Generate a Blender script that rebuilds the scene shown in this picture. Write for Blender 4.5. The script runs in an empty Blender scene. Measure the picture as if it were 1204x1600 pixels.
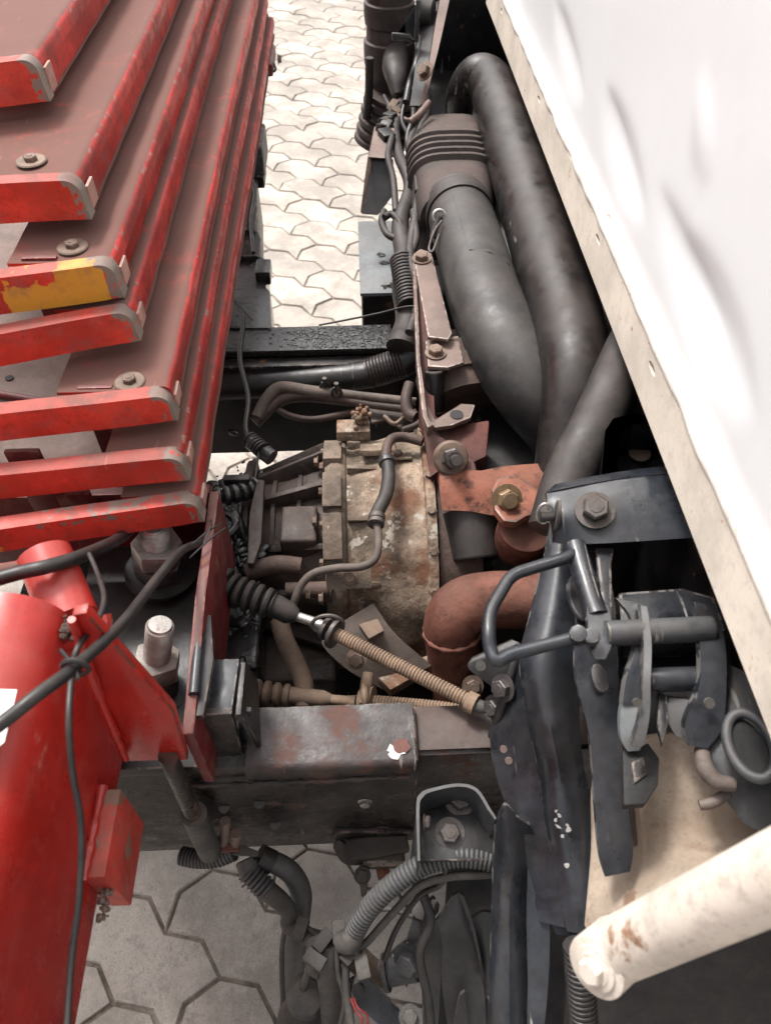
import bpy, bmesh, math, random
from mathutils import Vector, Matrix
random.seed(7)
R = math.radians
sc = bpy.context.scene
col = sc.collection

# ------------------------------------------------------------------ camera, sky, sun, exposure
CAM_H = 1.72
TILT, YAW = R(49.2), R(2.3)
cd = bpy.data.cameras.new('camera'); cam = bpy.data.objects.new('camera', cd); col.objects.link(cam)
cam.location = (0, 0, CAM_H); cam.rotation_euler = (R(90) - TILT, 0, -YAW)
cd.sensor_fit = 'VERTICAL'; cd.sensor_height = 24; cd.lens = 18.0
cd.clip_start = 0.02; cd.clip_end = 500
cd.dof.use_dof = True; cd.dof.focus_distance = 1.12; cd.dof.aperture_fstop = 5.0
sc.camera = cam

SUN_EL = R(58)
SUN_DIR = Vector((-0.58, 0.81, 0)).normalized() * math.cos(SUN_EL) + Vector((0, 0, math.sin(SUN_EL)))
w = bpy.data.worlds.new('World'); sc.world = w; w.use_nodes = True
nt = w.node_tree; nt.nodes.clear()
sky = nt.nodes.new('ShaderNodeTexSky'); sky.sky_type = 'NISHITA'; sky.sun_disc = False
sky.sun_elevation = SUN_EL; sky.sun_rotation = math.atan2(SUN_DIR.x, SUN_DIR.y)
sky.air_density = 1.0; sky.dust_density = 6.0; sky.ozone_density = 0.5
bg = nt.nodes.new('ShaderNodeBackground'); bg.inputs[1].default_value = 0.135
wo = nt.nodes.new('ShaderNodeOutputWorld')
hs_ = nt.nodes.new('ShaderNodeHueSaturation'); hs_.inputs['Saturation'].default_value = 0.18     # thin bright cloud: nearly grey sky light
nt.links.new(sky.outputs[0], hs_.inputs['Color']); nt.links.new(hs_.outputs[0], bg.inputs[0]); nt.links.new(bg.outputs[0], wo.inputs[0])
sd = bpy.data.lights.new('sun', 'SUN'); sd.energy = 1.8; sd.angle = R(11); sd.color = (1, 0.965, 0.925)
sun = bpy.data.objects.new('sun', sd); col.objects.link(sun)
sun.rotation_euler = SUN_DIR.to_track_quat('Z', 'Y').to_euler(); sun.location = SUN_DIR * 20
vs = sc.view_settings; vs.view_transform = 'Standard'; vs.look = 'None'; vs.exposure = 0.92; vs.gamma = 1.0
vs.use_curve_mapping = False

# ------------------------------------------------------------------ measuring: a sight line met with a plane of the truck
def ray(px, py):
    a = (px - 602) / 1200; b = -(py - 800) / 1200
    y = b * math.sin(TILT) + math.cos(TILT); z = b * math.cos(TILT) - math.sin(TILT)
    return Vector((a * math.cos(YAW) + y * math.sin(YAW), -a * math.sin(YAW) + y * math.cos(YAW), z))
def P(px, py, Z=None, Y=None, X=None):
    d = ray(px, py)
    t = (Z - CAM_H) / d.z if Z is not None else (Y / d.y if Y is not None else X / d.x)
    return Vector((0, 0, CAM_H)) + d * t
FWD = Vector((math.sin(YAW) * math.cos(TILT), math.cos(YAW) * math.cos(TILT), -math.sin(TILT)))
def S(p, px): return px * (p - Vector((0, 0, CAM_H))).dot(FWD) / 1200     # size of px pixels at p, in metres
def PP(lst, **k):
    out = []
    for q in lst:
        if len(q) == 3: out.append(P(q[0], q[1], Z=q[2]))
        else: out.append(P(q[0], q[1], **k))
    return out

# ------------------------------------------------------------------ materials
MATS = {}
def mat(name, c, rough=0.55, metal=0.0, var=0.35, vscale=14, dust=0.0, dustc=(0.20, 0.145, 0.11), rust=0.0, rustc=(0.16, 0.06, 0.03),
        rscale=16, bump=0.15, bscale=120, wear=False, weard=(0.30, 0.27, 0.23), yel=False, chips=0.0, chipc=(0.45, 0.42, 0.38),
        chscale=60, spec=0.5, coat=0.0, rvar=0.25, needles=0.0, rand=0.0, grime=.35, scr=0.0, scrc=(.30, .28, .26), up0=.15, dlo=.28, dhi=.60):
    m = bpy.data.materials.new(name); m.use_nodes = True; n = m.node_tree.nodes; l = m.node_tree.links
    b = n['Principled BSDF']
    geo = n.new('ShaderNodeNewGeometry'); pos = geo.outputs['Position']
    def noise(scale, detail=5, rgh=0.6, off=0.0, vec=None):
        t = n.new('ShaderNodeTexNoise'); t.inputs['Scale'].default_value = scale; t.inputs['Detail'].default_value = detail
        t.inputs['Roughness'].default_value = rgh
        mp = n.new('ShaderNodeVectorMath'); mp.operation = 'ADD'; mp.inputs[1].default_value = (off, off * 1.7, off * .6)
        l.new(vec or pos, mp.inputs[0]); l.new(mp.outputs[0], t.inputs['Vector']); return t.outputs['Fac']
    def ramp(fac, lo, hi):
        r = n.new('ShaderNodeMapRange'); r.interpolation_type = 'SMOOTHSTEP'
        r.inputs[1].default_value = lo; r.inputs[2].default_value = hi; l.new(fac, r.inputs[0]); return r.outputs[0]
    def math_(op, a, bb):
        q = n.new('ShaderNodeMath'); q.operation = op
        for i, v in enumerate((a, bb)):
            if isinstance(v, (int, float)): q.inputs[i].default_value = v
            else: l.new(v, q.inputs[i])
        return q.outputs[0]
    def mix(f, a, bb):
        q = n.new('ShaderNodeMix'); q.data_type = 'RGBA'
        if isinstance(f, (int, float)): q.inputs[0].default_value = f
        else: l.new(f, q.inputs[0])
        for i, v in ((6, a), (7, bb)):
            if isinstance(v, tuple): q.inputs[i].default_value = (*v, 1)
            else: l.new(v, q.inputs[i])
        return q.outputs[2]
    lo = tuple(x * (1 - var) for x in c); hi = tuple(min(1, x * (1 + var)) for x in c)
    cc = mix(ramp(noise(vscale), .36, .64), lo, hi)
    lo2 = tuple(x * (1 - min(.75, var * 1.5)) for x in c); hi2 = tuple(min(1, x * (1 + var * 1.5)) for x in c)
    cc = mix(math_('MULTIPLY', ramp(noise(vscale * 5.5, 6, .68, off=21), .50, .68), .6), cc, lo2)
    cc = mix(math_('MULTIPLY', ramp(noise(vscale * 3.4, 6, .7, off=31), .54, .70), .5), cc, hi2)
    if grime: cc = mix(math_('MULTIPLY', ramp(noise(210, 4, .6, off=17), .57, .66), grime), cc, tuple(x * .35 for x in c))
    metalf = metal; rgh = math_('ADD', math_('MULTIPLY', math_('SUBTRACT', noise(vscale * 2.3, off=5), .5), rvar * 2), rough)
    if rand:
        oi = n.new('ShaderNodeObjectInfo')
        cc = mix(math_('MULTIPLY', oi.outputs['Random'], rand), cc, tuple(x * .55 for x in c))
    if yel:
        at = n.new('ShaderNodeAttribute'); at.attribute_name = 'undercoat'
        f = ramp(math_('ADD', at.outputs['Fac'], math_('MULTIPLY', math_('SUBTRACT', noise(45, off=3), .5), 1.3)), .47, .53)
        cc = mix(f, cc, (0.62, 0.30, 0.035))
    if chips:
        f = ramp(noise(chscale, 6, .65, off=9), .78 - chips, .80 - chips)
        cc = mix(f, cc, chipc)
    if rust:
        f = ramp(noise(rscale, 7, .65, off=2), .66 - rust * .4, .74 - rust * .3)
        rc = mix(noise(rscale * 4, off=4), tuple(x * .6 for x in rustc), tuple(min(1, x * 1.5) for x in rustc))
        cc = mix(f, cc, rc); rgh = mix(f, rgh, (.85, .85, .85)); 
    if wear:
        at = n.new('ShaderNodeAttribute'); at.attribute_name = 'wear'
        f = ramp(math_('ADD', at.outputs['Fac'], math_('MULTIPLY', math_('SUBTRACT', noise(70, off=6), .5), 1.1)), .48, .54)
        cc = mix(f, cc, weard)
    if dust:
        sp = n.new('ShaderNodeSeparateXYZ'); l.new(geo.outputs['Normal'], sp.inputs[0])
        up = ramp(sp.outputs[2], up0, .95)
        f = math_('MULTIPLY', math_('MULTIPLY', up, ramp(noise(9, 7, .7, off=8), dlo, dhi)), dust)
        f2 = math_('MULTIPLY', ramp(noise(34, 7, .75, off=12), .47, .66), dust * .55)
        f = math_('MINIMUM', math_('ADD', f, f2), 1.0)
        cc = mix(f, cc, dustc); rgh = mix(f, rgh, (.92, .92, .92))
    if scr:
        mm = n.new('ShaderNodeMapping'); mm.inputs['Scale'].default_value = (140, 9, 22); mm.inputs['Rotation'].default_value = (.5, .3, .6)
        l.new(pos, mm.inputs[0]); t = n.new('ShaderNodeTexNoise'); t.inputs['Scale'].default_value = 1.0; t.inputs['Detail'].default_value = 3; l.new(mm.outputs[0], t.inputs['Vector'])
        f = math_('MULTIPLY', math_('MULTIPLY', ramp(t.outputs['Fac'], .66, .72), ramp(noise(16, off=51), .5, .6)), scr)
        cc = mix(f, cc, scrc)
    if needles:
        v = n.new('ShaderNodeTexVoronoi'); v.feature = 'F1'; v.inputs['Scale'].default_value = 55
        nz = n.new('ShaderNodeTexNoise'); nz.inputs['Scale'].default_value = 25
        l.new(pos, nz.inputs['Vector'])
        mm = n.new('ShaderNodeMapping'); mm.inputs['Scale'].default_value = (3.4, .8, 1); mm.inputs['Rotation'].default_value = (0, 0, .5)
        l.new(pos, mm.inputs[0]); l.new(mm.outputs[0], v.inputs['Vector'])
        f = math_('MULTIPLY', ramp(v.outputs['Distance'], .20, .10), needles)
        cc = mix(f, cc, tuple(x * .35 for x in c))
        f = math_('MULTIPLY', ramp(noise(330, 3, off=3), .5, .72), .35)
        cc = mix(f, cc, tuple(x * .5 for x in c))
        f = math_('MULTIPLY', ramp(noise(420, 2, off=13), .55, .72), .4)
        cc = mix(f, cc, tuple(min(1, x * 1.5) for x in c))
    l.new(cc, b.inputs['Base Color']); b.inputs['Metallic'].default_value = metalf
    if isinstance(rgh, (int, float)): b.inputs['Roughness'].default_value = rgh
    else: l.new(rgh, b.inputs['Roughness'])
    b.inputs['Specular IOR Level'].default_value = spec; b.inputs['Coat Weight'].default_value = coat
    if coat: b.inputs['Coat Roughness'].default_value = .25
    if bump:
        hb_ = noise(bscale / 7, 4, .6, off=41)
        bp = n.new('ShaderNodeBump'); bp.inputs['Strength'].default_value = bump; bp.inputs['Distance'].default_value = .004
        l.new(math_('ADD', noise(bscale, 6, .65, off=1), math_('MULTIPLY', hb_, 2.2)), bp.inputs['Height']); l.new(bp.outputs[0], b.inputs['Normal'])
    MATS[name] = m; return m

DUST = (0.22, 0.155, 0.12)
mat('paver', (0.46, 0.41, 0.36), .9, var=.24, vscale=5, bump=.5, bscale=260, needles=.5, rand=.5, spec=.2)
mat('joint_sand', (0.29, 0.25, 0.21), .95, var=.4, vscale=10, bump=.6, bscale=200, spec=.1)
mat('red', (0.56, 0.044, 0.026), .42, var=.25, vscale=9, dust=.62, dustc=(.17, .095, .08), wear=True, weard=(.21, .175, .145), yel=True, bump=.1, bscale=70, chips=.05, chipc=(.16, .10, .075), chscale=30, spec=.5, scr=.7, scrc=(.33, .16, .12), rvar=.4)
mat('red_dusty', (0.40, 0.028, 0.022), .42, var=.3, vscale=8, dust=1.0, dustc=(.150, .072, .058), up0=.72, dlo=.12, dhi=.52, wear=True, weard=(.28, .17, .14), bump=.12, bscale=110, spec=.4, scr=.5, scrc=(.35, .18, .14))
mat('red_worn', (0.46, 0.05, 0.035), .5, var=.25, vscale=8, dust=.5, dustc=(.33, .2, .16), chips=.17, chipc=(.20, .13, .09), chscale=26, bump=.15, bscale=80)
mat('red_base', (0.38, 0.017, 0.012), .30, var=.16, vscale=5, grime=.12, dust=.14, dustc=(.40, .22, .19), bump=.10, bscale=26, chips=.02, chipc=(.12, .03, .02), chscale=30, spec=.5, coat=.1, rvar=.3, scr=.5, scrc=(.6, .25, .2))
mat('red_dark', (0.10, 0.006, 0.009), .45, var=.3, vscale=12, dust=.3, rust=.25, bump=.1)
mat('lit_end_pink', (0.40, 0.22, 0.18), .6, var=.2, vscale=30, dust=.3, dustc=(.5, .38, .32))  # pale pink standing for light on the boom's plate ends
mat('black_paint', (0.011, 0.0105, 0.011), .38, var=.5, vscale=16, dust=.09, dustc=(.10, .075, .064), bump=.12, bscale=70, rust=.06, scr=.6)
mat('black_blue', (0.013, 0.016, 0.021), .27, var=.5, vscale=9, dust=.13, dustc=(.11, .092, .085), bump=.10, bscale=60, chips=.02, chipc=(.20, .19, .18), chscale=70, scr=.8, rvar=.5)
mat('oily_black', (0.012, 0.010, 0.010), .16, var=.5, vscale=25, dust=.0, bump=.9, bscale=75, coat=.4, rust=.1, rustc=(.05, .03, .02))
mat('rail_worn', (0.032, 0.026, 0.025), .46, var=.8, vscale=9, dust=.15, dustc=(.13, .105, .098), rust=.32, rustc=(.085, .038, .028), rscale=10, bump=.4, bscale=60, chips=.15, chipc=(.012, .011, .012), chscale=17, scr=.9, rvar=.5)
mat('rail_black', (0.015, 0.012, 0.0115), .33, var=.7, vscale=14, dust=.16, dustc=(.10, .066, .055), rust=.22, rustc=(.09, .042, .03), rscale=20, bump=.4, bscale=70, chips=.02, chipc=(.22, .12, .09), chscale=40, scr=.7, rvar=.5)
mat('rail_dusty', (0.040, 0.026, 0.022), .5, var=.5, vscale=12, dust=.40, dustc=(.095, .060, .048), bump=.2, bscale=90)
mat('tar', (0.010, 0.008, 0.008), .22, var=.5, vscale=30, bump=1.0, bscale=90, coat=.3)
mat('rubber', (0.018, 0.017, 0.0165), .5, var=.35, vscale=10, dust=.34, dustc=(.115, .088, .078), bump=.1, bscale=60, spec=.45, rvar=.4)
mat('hose_grey', (0.024, 0.025, 0.025), .50, var=.3, vscale=9, dust=.28, dustc=(.145, .115, .10), bump=.08, bscale=40, spec=.5, rvar=.4)
mat('pipe_black', (0.011, 0.0102, 0.0102), .38, var=.5, vscale=7, dust=.28, dustc=(.10, .068, .056), bump=.08, bscale=40, chips=.01, chipc=(.2, .19, .18), chscale=90, scr=.7, rvar=.5)
mat('bellows', (0.036, 0.030, 0.028), .58, var=.25, vscale=8, dust=.5, dustc=(.13, .092, .08), bump=.08, bscale=60, spec=.35)
mat('cable_black', (0.012, 0.0125, 0.014), .42, var=.3, vscale=30, dust=.12, bump=.04)
mat('bell_rust', (0.22, 0.165, 0.12), .72, var=.7, vscale=10, dust=.12, dustc=(.25, .19, .145), rust=.40, rustc=(.135, .060, .032), rscale=8, bump=1.0, bscale=50, chips=.20, chipc=(.38, .345, .29), chscale=42, spec=.3, grime=.7)
mat('bell_flange', (0.125, 0.095, 0.072), .7, var=.55, vscale=16, dust=.3, dustc=(.22, .17, .13), rust=.3, rustc=(.09, .048, .03), bump=.8, bscale=70, chips=.14, chipc=(.33, .30, .26), chscale=45, spec=.3, grime=.5)
mat('case_brown', (0.062, 0.040, 0.032), .6, var=.45, vscale=15, dust=.4, dustc=(.125, .083, .066), rust=.2, rustc=(.07, .038, .028), bump=.5, bscale=80, spec=.4)
mat('case_dark', (0.032, 0.022, 0.018), .45, var=.6, vscale=14, dust=.38, dustc=(.10, .066, .052), rust=.12, rustc=(.05, .028, .02), bump=.6, bscale=75, spec=.5, rvar=.6)
mat('rust_plate', (0.22, 0.075, 0.045), .7, var=.35, vscale=10, rust=.40, rustc=(.045, .022, .019), rscale=38, dust=.3, dustc=(.22, .11, .078), bump=.4, bscale=60, spec=.3)
mat('red_oxide', (0.085, 0.025, 0.020), .6, var=.4, vscale=10, dust=.32, dustc=(.14, .085, .068), rust=.2, rustc=(.04, .02, .018), bump=.3, bscale=60, spec=.35)
mat('exhaust', (0.14, 0.052, 0.036), .72, var=.45, vscale=9, dust=.4, dustc=(.18, .098, .072), rust=.28, rustc=(.085, .030, .021), rscale=20, bump=.35, bscale=90, spec=.25)
mat('bracket_tan', (0.155, 0.105, 0.088), .6, var=.3, vscale=12, dust=.5, dustc=(.19, .138, .117), bump=.15, bscale=80, chips=.05, chipc=(.07, .042, .036))
mat('bolt_brown', (0.16, 0.11, 0.085), .5, metal=.35, var=.3, vscale=40, dust=.35, bump=.15, bscale=150)
mat('bolt_yellow', (0.24, 0.16, 0.085), .45, metal=.5, var=.25, vscale=40, dust=.3, bump=.1)
mat('bolt_dark', (0.055, 0.054, 0.057), .38, metal=.45, var=.4, vscale=40, dust=.3, bump=.15)
mat('steel', (0.42, 0.41, 0.39), .38, metal=.9, var=.2, vscale=30, dust=.2, dustc=(.3, .24, .2), rust=.1, bump=.1)
mat('stud_steel', (0.30, 0.285, 0.265), .45, metal=.7, var=.25, vscale=30, dust=.4, dustc=(.30, .25, .21), bump=.1)
mat('cable_sleeve', (0.20, 0.135, 0.092), .62, var=.38, vscale=26, dust=.5, dustc=(.25, .175, .125), bump=.15, spec=.3)
mat('boot_dusty', (0.11, 0.074, 0.052), .75, var=.4, vscale=20, dust=.55, dustc=(.18, .125, .09), bump=.15)
mat('plate_dusty', (0.095, 0.074, 0.062), .6, var=.4, vscale=14, dust=.45, dustc=(.155, .12, .10), bump=.2)
mat('cab_white', (0.72, 0.73, 0.74), .33, var=.02, vscale=4, grime=.0, bump=.03, bscale=6, spec=.5, coat=.1, rvar=.1)
mat('cab_cream', (0.68, 0.61, 0.52), .5, var=.12, vscale=10, grime=.15, rust=.08, rustc=(.42, .17, .07), rscale=60, bump=.06, bscale=60)
mat('seal_bead', (0.66, 0.61, 0.55), .55, var=.12, vscale=20, grime=.15, rust=.20, rustc=(.36, .14, .06), rscale=14, bump=.35, bscale=50)
mat('stay_cream', (0.56, 0.50, 0.43), .55, var=.2, vscale=12, grime=.3, dust=.25, dustc=(.34, .27, .21), rust=.14, rustc=(.25, .14, .08), rscale=26, bump=.12, bscale=50)
mat('floor_cream', (0.34, 0.28, 0.22), .65, var=.3, vscale=9, dust=.6, dustc=(.24, .17, .12), rust=.26, rustc=(.14, .08, .05), rscale=18, bump=.25, bscale=60)
mat('grey_blue', (0.13, 0.15, 0.16), .5, var=.25, vscale=14, dust=.35, dustc=(.22, .19, .17), bump=.1, chips=.05, chipc=(.05, .05, .05), chscale=40)
mat('grey_bracket', (0.032, 0.036, 0.040), .45, var=.4, vscale=14, dust=.30, dustc=(.14, .12, .108), bump=.15, chips=.04, chipc=(.2, .18, .16), chscale=50, scr=.7)
mat('harness', (0.050, 0.049, 0.046), .6, var=.4, vscale=25, dust=.42, dustc=(.14, .12, .102), bump=.3, bscale=120)
mat('conduit', (0.060, 0.063, 0.066), .5, var=.3, vscale=20, dust=.32, dustc=(.15, .135, .12), bump=.15)
mat('dark_void', (0.012, 0.011, 0.011), .7, var=.3, bump=.2)
mat('tyre', (0.016, 0.016, 0.018), .7, var=.2, vscale=20, dust=.12, bump=.15)
mat('wire_red', (0.22, 0.02, 0.02), .5, var=.1)
mat('decal_white', (0.50, 0.48, 0.45), .5, var=.12, vscale=40, grime=.2, bump=.1)
mat('decal_ink', (0.02, 0.02, 0.02), .5, var=.1, bump=0)

EDGE = dict(rough=.4, metal=.3, var=.4, vscale=40, bump=.2, bscale=90, chips=.27, chscale=48, dust=.2)
for nm_, c_, ch_ in (('black_blue', (.016, .019, .024), (.17, .165, .16)), ('black_paint', (.014, .0135, .014), (.12, .10, .09)), ('grey_bracket', (.034, .038, .042), (.13, .12, .11)),
                     ('rail_black', (.018, .015, .014), (.15, .10, .08)), ('rail_worn', (.08, .06, .05), (.30, .28, .26)), ('bracket_tan', (.14, .095, .08), (.30, .25, .22)), ('rust_plate', (.16, .055, .035), (.10, .06, .05)),
                     ('red_base', (.42, .016, .011), (.16, .05, .035)), ('red_dark', (.12, .007, .010), (.17, .06, .05)), ('plate_dusty', (.10, .08, .066), (.26, .23, .2))):
    mat(nm_ + '_edge', c_, chipc=ch_, **EDGE)

# ------------------------------------------------------------------ mesh building
def catmull(pts, n=6):
    pts = [Vector(p) for p in pts]
    if len(pts) < 3: return pts
    out = []; q = [2 * pts[0] - pts[1]] + pts + [2 * pts[-1] - pts[-2]]
    for i in range(1, len(q) - 2):
        p0, p1, p2, p3 = q[i - 1:i + 3]
        for k in range(n):
            t = k / n
            out.append(.5 * ((2 * p1) + (p2 - p0) * t + (2 * p0 - 5 * p1 + 4 * p2 - p3) * t * t + (3 * p1 - p0 - 3 * p2 + p3) * t ** 3))
    out.append(pts[-1]); return out
def lerp_list(rs, n):
    if isinstance(rs, (int, float)): return [rs] * n
    out = []
    for i in range(n):
        t = i / (n - 1) * (len(rs) - 1); k = min(int(t), len(rs) - 2)
        out.append(rs[k] + (rs[k + 1] - rs[k]) * (t - k))
    return out
class B:
    def __init__(s): s.bm = bmesh.new()
    def loft(s, rings, cap=True, closed=True):
        V = [[s.bm.verts.new(v) for v in r] for r in rings]
        n = len(V[0])
        for a, b in zip(V, V[1:]):
            for i in range(n if closed else n - 1):
                j = (i + 1) % n
                try: s.bm.faces.new((a[i], a[j], b[j], b[i]))
                except ValueError: pass
        if cap and closed:
            s.bm.faces.new(list(reversed(V[0]))); s.bm.faces.new(V[-1])
        return s
    def tube(s, pts, r, seg=16, n=6, cap=True, smooth=True, squash=1.0, updir=None):
        pts = catmull(pts, n) if smooth else [Vector(p) for p in pts]
        rs = lerp_list(r, len(pts)); rings = []; u = None
        for i, p in enumerate(pts):
            t = (pts[min(i + 1, len(pts) - 1)] - pts[max(i - 1, 0)]).normalized()
            if u is None:
                u = t.orthogonal() if updir is None else Vector(updir)
            u = (u - t * u.dot(t)).normalized(); v = t.cross(u)
            rings.append([p + (u * math.cos(a) * squash + v * math.sin(a)) * rs[i] for a in [2 * math.pi * k / seg for k in range(seg)]])
        return s.loft(rings, cap)
    def ribbed(s, p0, p1, r, amp, pitch, seg=14, mid=None, amps=None):
        pts = catmull([p0] + (mid or []) + [p1], 60) if mid else None
        if pts is None:
            pts = [Vector(p0), Vector(p1)]
        L = sum((b - a).length for a, b in zip(pts, pts[1:])); N = max(6, int(L / pitch * 4))
        out = []; acc = 0; k = 0; dd = L / N; cur = Vector(pts[0])
        cum = [0]
        for a, b in zip(pts, pts[1:]): cum.append(cum[-1] + (b - a).length)
        for i in range(N + 1):
            d = min(i * dd, L - 1e-7)
            while k < len(cum) - 2 and cum[k + 1] < d: k += 1
            f = (d - cum[k]) / max(1e-9, cum[k + 1] - cum[k]); out.append(pts[k].lerp(pts[k + 1], f))
        rr = lerp_list(r, N + 1)
        rs = [rr[i] + amp * (0.7, 1, 0.7, -1)[i % 4] * .5 for i in range(N + 1)]
        return s.tube(out, rs, seg, smooth=False)
    def cyl(s, p0, p1, r0, r1=None, seg=20):
        return s.tube([p0, p1], [r0, r0 if r1 is None else r1], seg, smooth=False)
    def box(s, c, size, rot=None):
        m = Matrix.Translation(c) @ ((rot or Matrix()).to_4x4()) @ Matrix.Diagonal((*size, 1))
        bmesh.ops.create_cube(s.bm, size=1, matrix=m); return s
    def span(s, a, b):
        a, b = Vector(a), Vector(b)
        return s.box((a + b) / 2, [abs(x) for x in (b - a)])
    def prism(s, pts, vec):
        vec = Vector(vec); pts = [Vector(p) for p in pts]
        nn = Vector((0, 0, 0))
        for i in range(len(pts)):
            nn += pts[i].cross(pts[(i + 1) % len(pts)])
        if nn.dot(vec) < 0: pts = list(reversed(pts))
        return s.loft([pts, [p + vec for p in pts]])
    def revolve(s, prof, o, axis, seg=32, updir=(0, 0, 1), a0=0, a1=2 * math.pi, cap=True):
        axis = Vector(axis).normalized(); u = Vector(updir); u = (u - axis * u.dot(axis)).normalized(); v = axis.cross(u); o = Vector(o)
        rings = [[o + axis * t + (u * math.cos(2 * math.pi * k / seg) + v * math.sin(2 * math.pi * k / seg)) * r for k in range(seg)] for t, r in prof]
        return s.loft(rings, cap)
    def bevel(s, off, seg=2, ang=30):
        bmesh.ops.remove_doubles(s.bm, verts=s.bm.verts, dist=1e-6)
        bmesh.ops.recalc_face_normals(s.bm, faces=s.bm.faces)
        ed = [e for e in s.bm.edges if len(e.link_faces) == 2 and e.calc_face_angle(0) > R(ang)]
        if ed: bmesh.ops.bevel(s.bm, geom=ed, offset=off, segments=seg, affect='EDGES', clamp_overlap=True, profile=.6, material=1)
        return s
    def out(s, name, m, parent=None, smooth=38, attr=None):
        bmesh.ops.recalc_face_normals(s.bm, faces=s.bm.faces)
        me = bpy.data.meshes.new(name)
        vs_ = [v.co for v in s.bm.verts]
        lo = Vector([min(v[i] for v in vs_) for i in range(3)]); hi = Vector([max(v[i] for v in vs_) for i in range(3)]); c = (lo + hi) / 2
        if parent is None: c.z = lo.z
        bmesh.ops.translate(s.bm, verts=s.bm.verts, vec=-c)
        s.bm.to_mesh(me); s.bm.free()
        if attr:
            for an, fn in attr.items():
                a = me.attributes.new(an, 'FLOAT', 'POINT')
                a.data.foreach_set('value', [fn(v.co + c) for v in me.vertices])
        me.materials.append(MATS[m]); me.materials.append(MATS.get(m + '_edge', MATS[m]))
        for p in me.polygons: p.use_smooth = True
        me.set_sharp_from_angle(angle=R(smooth))
        o = bpy.data.objects.new(name, me); col.objects.link(o); place(o, c, parent); return o
WL = {}
def place(o, loc, parent=None):
    WL[o.name] = Vector(loc); o.location = loc
    if parent is not None:
        o.parent = parent; o.matrix_parent_inverse = Matrix.Translation(-WL[parent.name])
def tag(o, label, cat, group=None, kind=None):
    if label: o['label'] = label
    if cat: o['category'] = cat
    if group: o['group'] = group
    if kind: o['kind'] = kind
    return o
def thing(name, label, cat, loc, group=None):
    o = bpy.data.objects.new(name, None); o.empty_display_size = .05; col.objects.link(o); place(o, loc); return tag(o, label, cat, group)

# one bolt mesh, shared: unit head (across corners radius 1), washer, slight dome
def bolt_mesh(kind):
    b = B()
    def hexa(z0, z1, r, ch=.0):
        rings = []
        for z, f in ((z0, 1), (z1 - .12, 1), (z1, .86)):
            rings.append([(r * f * math.cos(math.pi * k / 3), r * f * math.sin(math.pi * k / 3), z) for k in range(6)])
        b.loft([[Vector(v) for v in rr] for rr in rings])
    if kind == 'bolt':
        b.cyl((0, 0, 0), (0, 0, .16), 1.45, seg=20); hexa(.16, .95, 1.0); b.cyl((0, 0, .95), (0, 0, .99), .55, .5, seg=12)
    elif kind == 'flange':
        b.cyl((0, 0, 0), (0, 0, .14), 1.3, 1.2, seg=18); hexa(.14, .85, .95)
    elif kind == 'nut':
        b.cyl((0, 0, 0), (0, 0, .2), 1.4, seg=20); hexa(.2, 1.1, 1.0); b.cyl((0, 0, 1.0), (0, 0, 1.9), .52, .5, seg=14)
    elif kind == 'dome':
        b.cyl((0, 0, 0), (0, 0, .14), 1.9, 1.75, seg=24); hexa(.14, .7, .85); b.cyl((0, 0, .7), (0, 0, .78), .4, .36, seg=10)
    me = bpy.data.meshes.new(kind); bmesh.ops.recalc_face_normals(b.bm, faces=b.bm.faces); b.bm.to_mesh(me); b.bm.free()
    for p in me.polygons: p.use_smooth = True
    me.set_sharp_from_angle(angle=R(30)); return me
BM = {k: bolt_mesh(k) for k in ('bolt', 'flange', 'nut', 'dome')}
BMC = {}
def bolt(p, d, r, m='bolt_brown', parent=None, kind='bolt', name='bolt'):
    if (kind, m) not in BMC:
        me = BM[kind].copy(); me.materials.append(MATS[m]); BMC[(kind, m)] = me
    o = bpy.data.objects.new(name, BMC[(kind, m)]); col.objects.link(o)
    o.rotation_mode = 'QUATERNION'; q = Vector(d).normalized().to_track_quat('Z', 'Y')
    o.rotation_quaternion = q @ Matrix.Rotation(random.uniform(0, 6), 4, 'Z').to_quaternion(); o.scale = (r, r, r)
    place(o, Vector(p), parent); return o
def cable(name, pts, r, m, parent=None, seg=10, n=7):
    return B().tube(pts, r, seg, n).out(name, m, parent, smooth=60)
UP = Vector((0, 0, 1)); XA = Vector((1, 0, 0)); YA = Vector((0, 1, 0)); TOCAM = -FWD
def plate(name, pix, m, parent, thick, plane=None, vec=None, bev=.002, **k):
    pts = PP(pix, **k)
    v = Vector(vec) if vec is not None else (Vector((0, 0, -1)) if 'Z' in k else (Vector((0, 1, 0)) if 'Y' in k else Vector((1, 0, 0))))
    b = B().prism(pts, v.normalized() * thick)
    if bev: b.bevel(bev)
    return b.out(name, m, parent)
def pxtube(name, pix, rpx, m, parent=None, seg=16, n=6, **k):
    pts = PP(pix, **k)
    rr = rpx if isinstance(rpx, (list, tuple)) else [rpx] * len(pts)
    rs = [S(p, q) for p, q in zip(pts, rr)]
    if not isinstance(rpx, (list, tuple)): rs = sum(rs) / len(rs)
    return B().tube(pts, rs, seg, n).out(name, m, parent, smooth=55)

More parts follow.
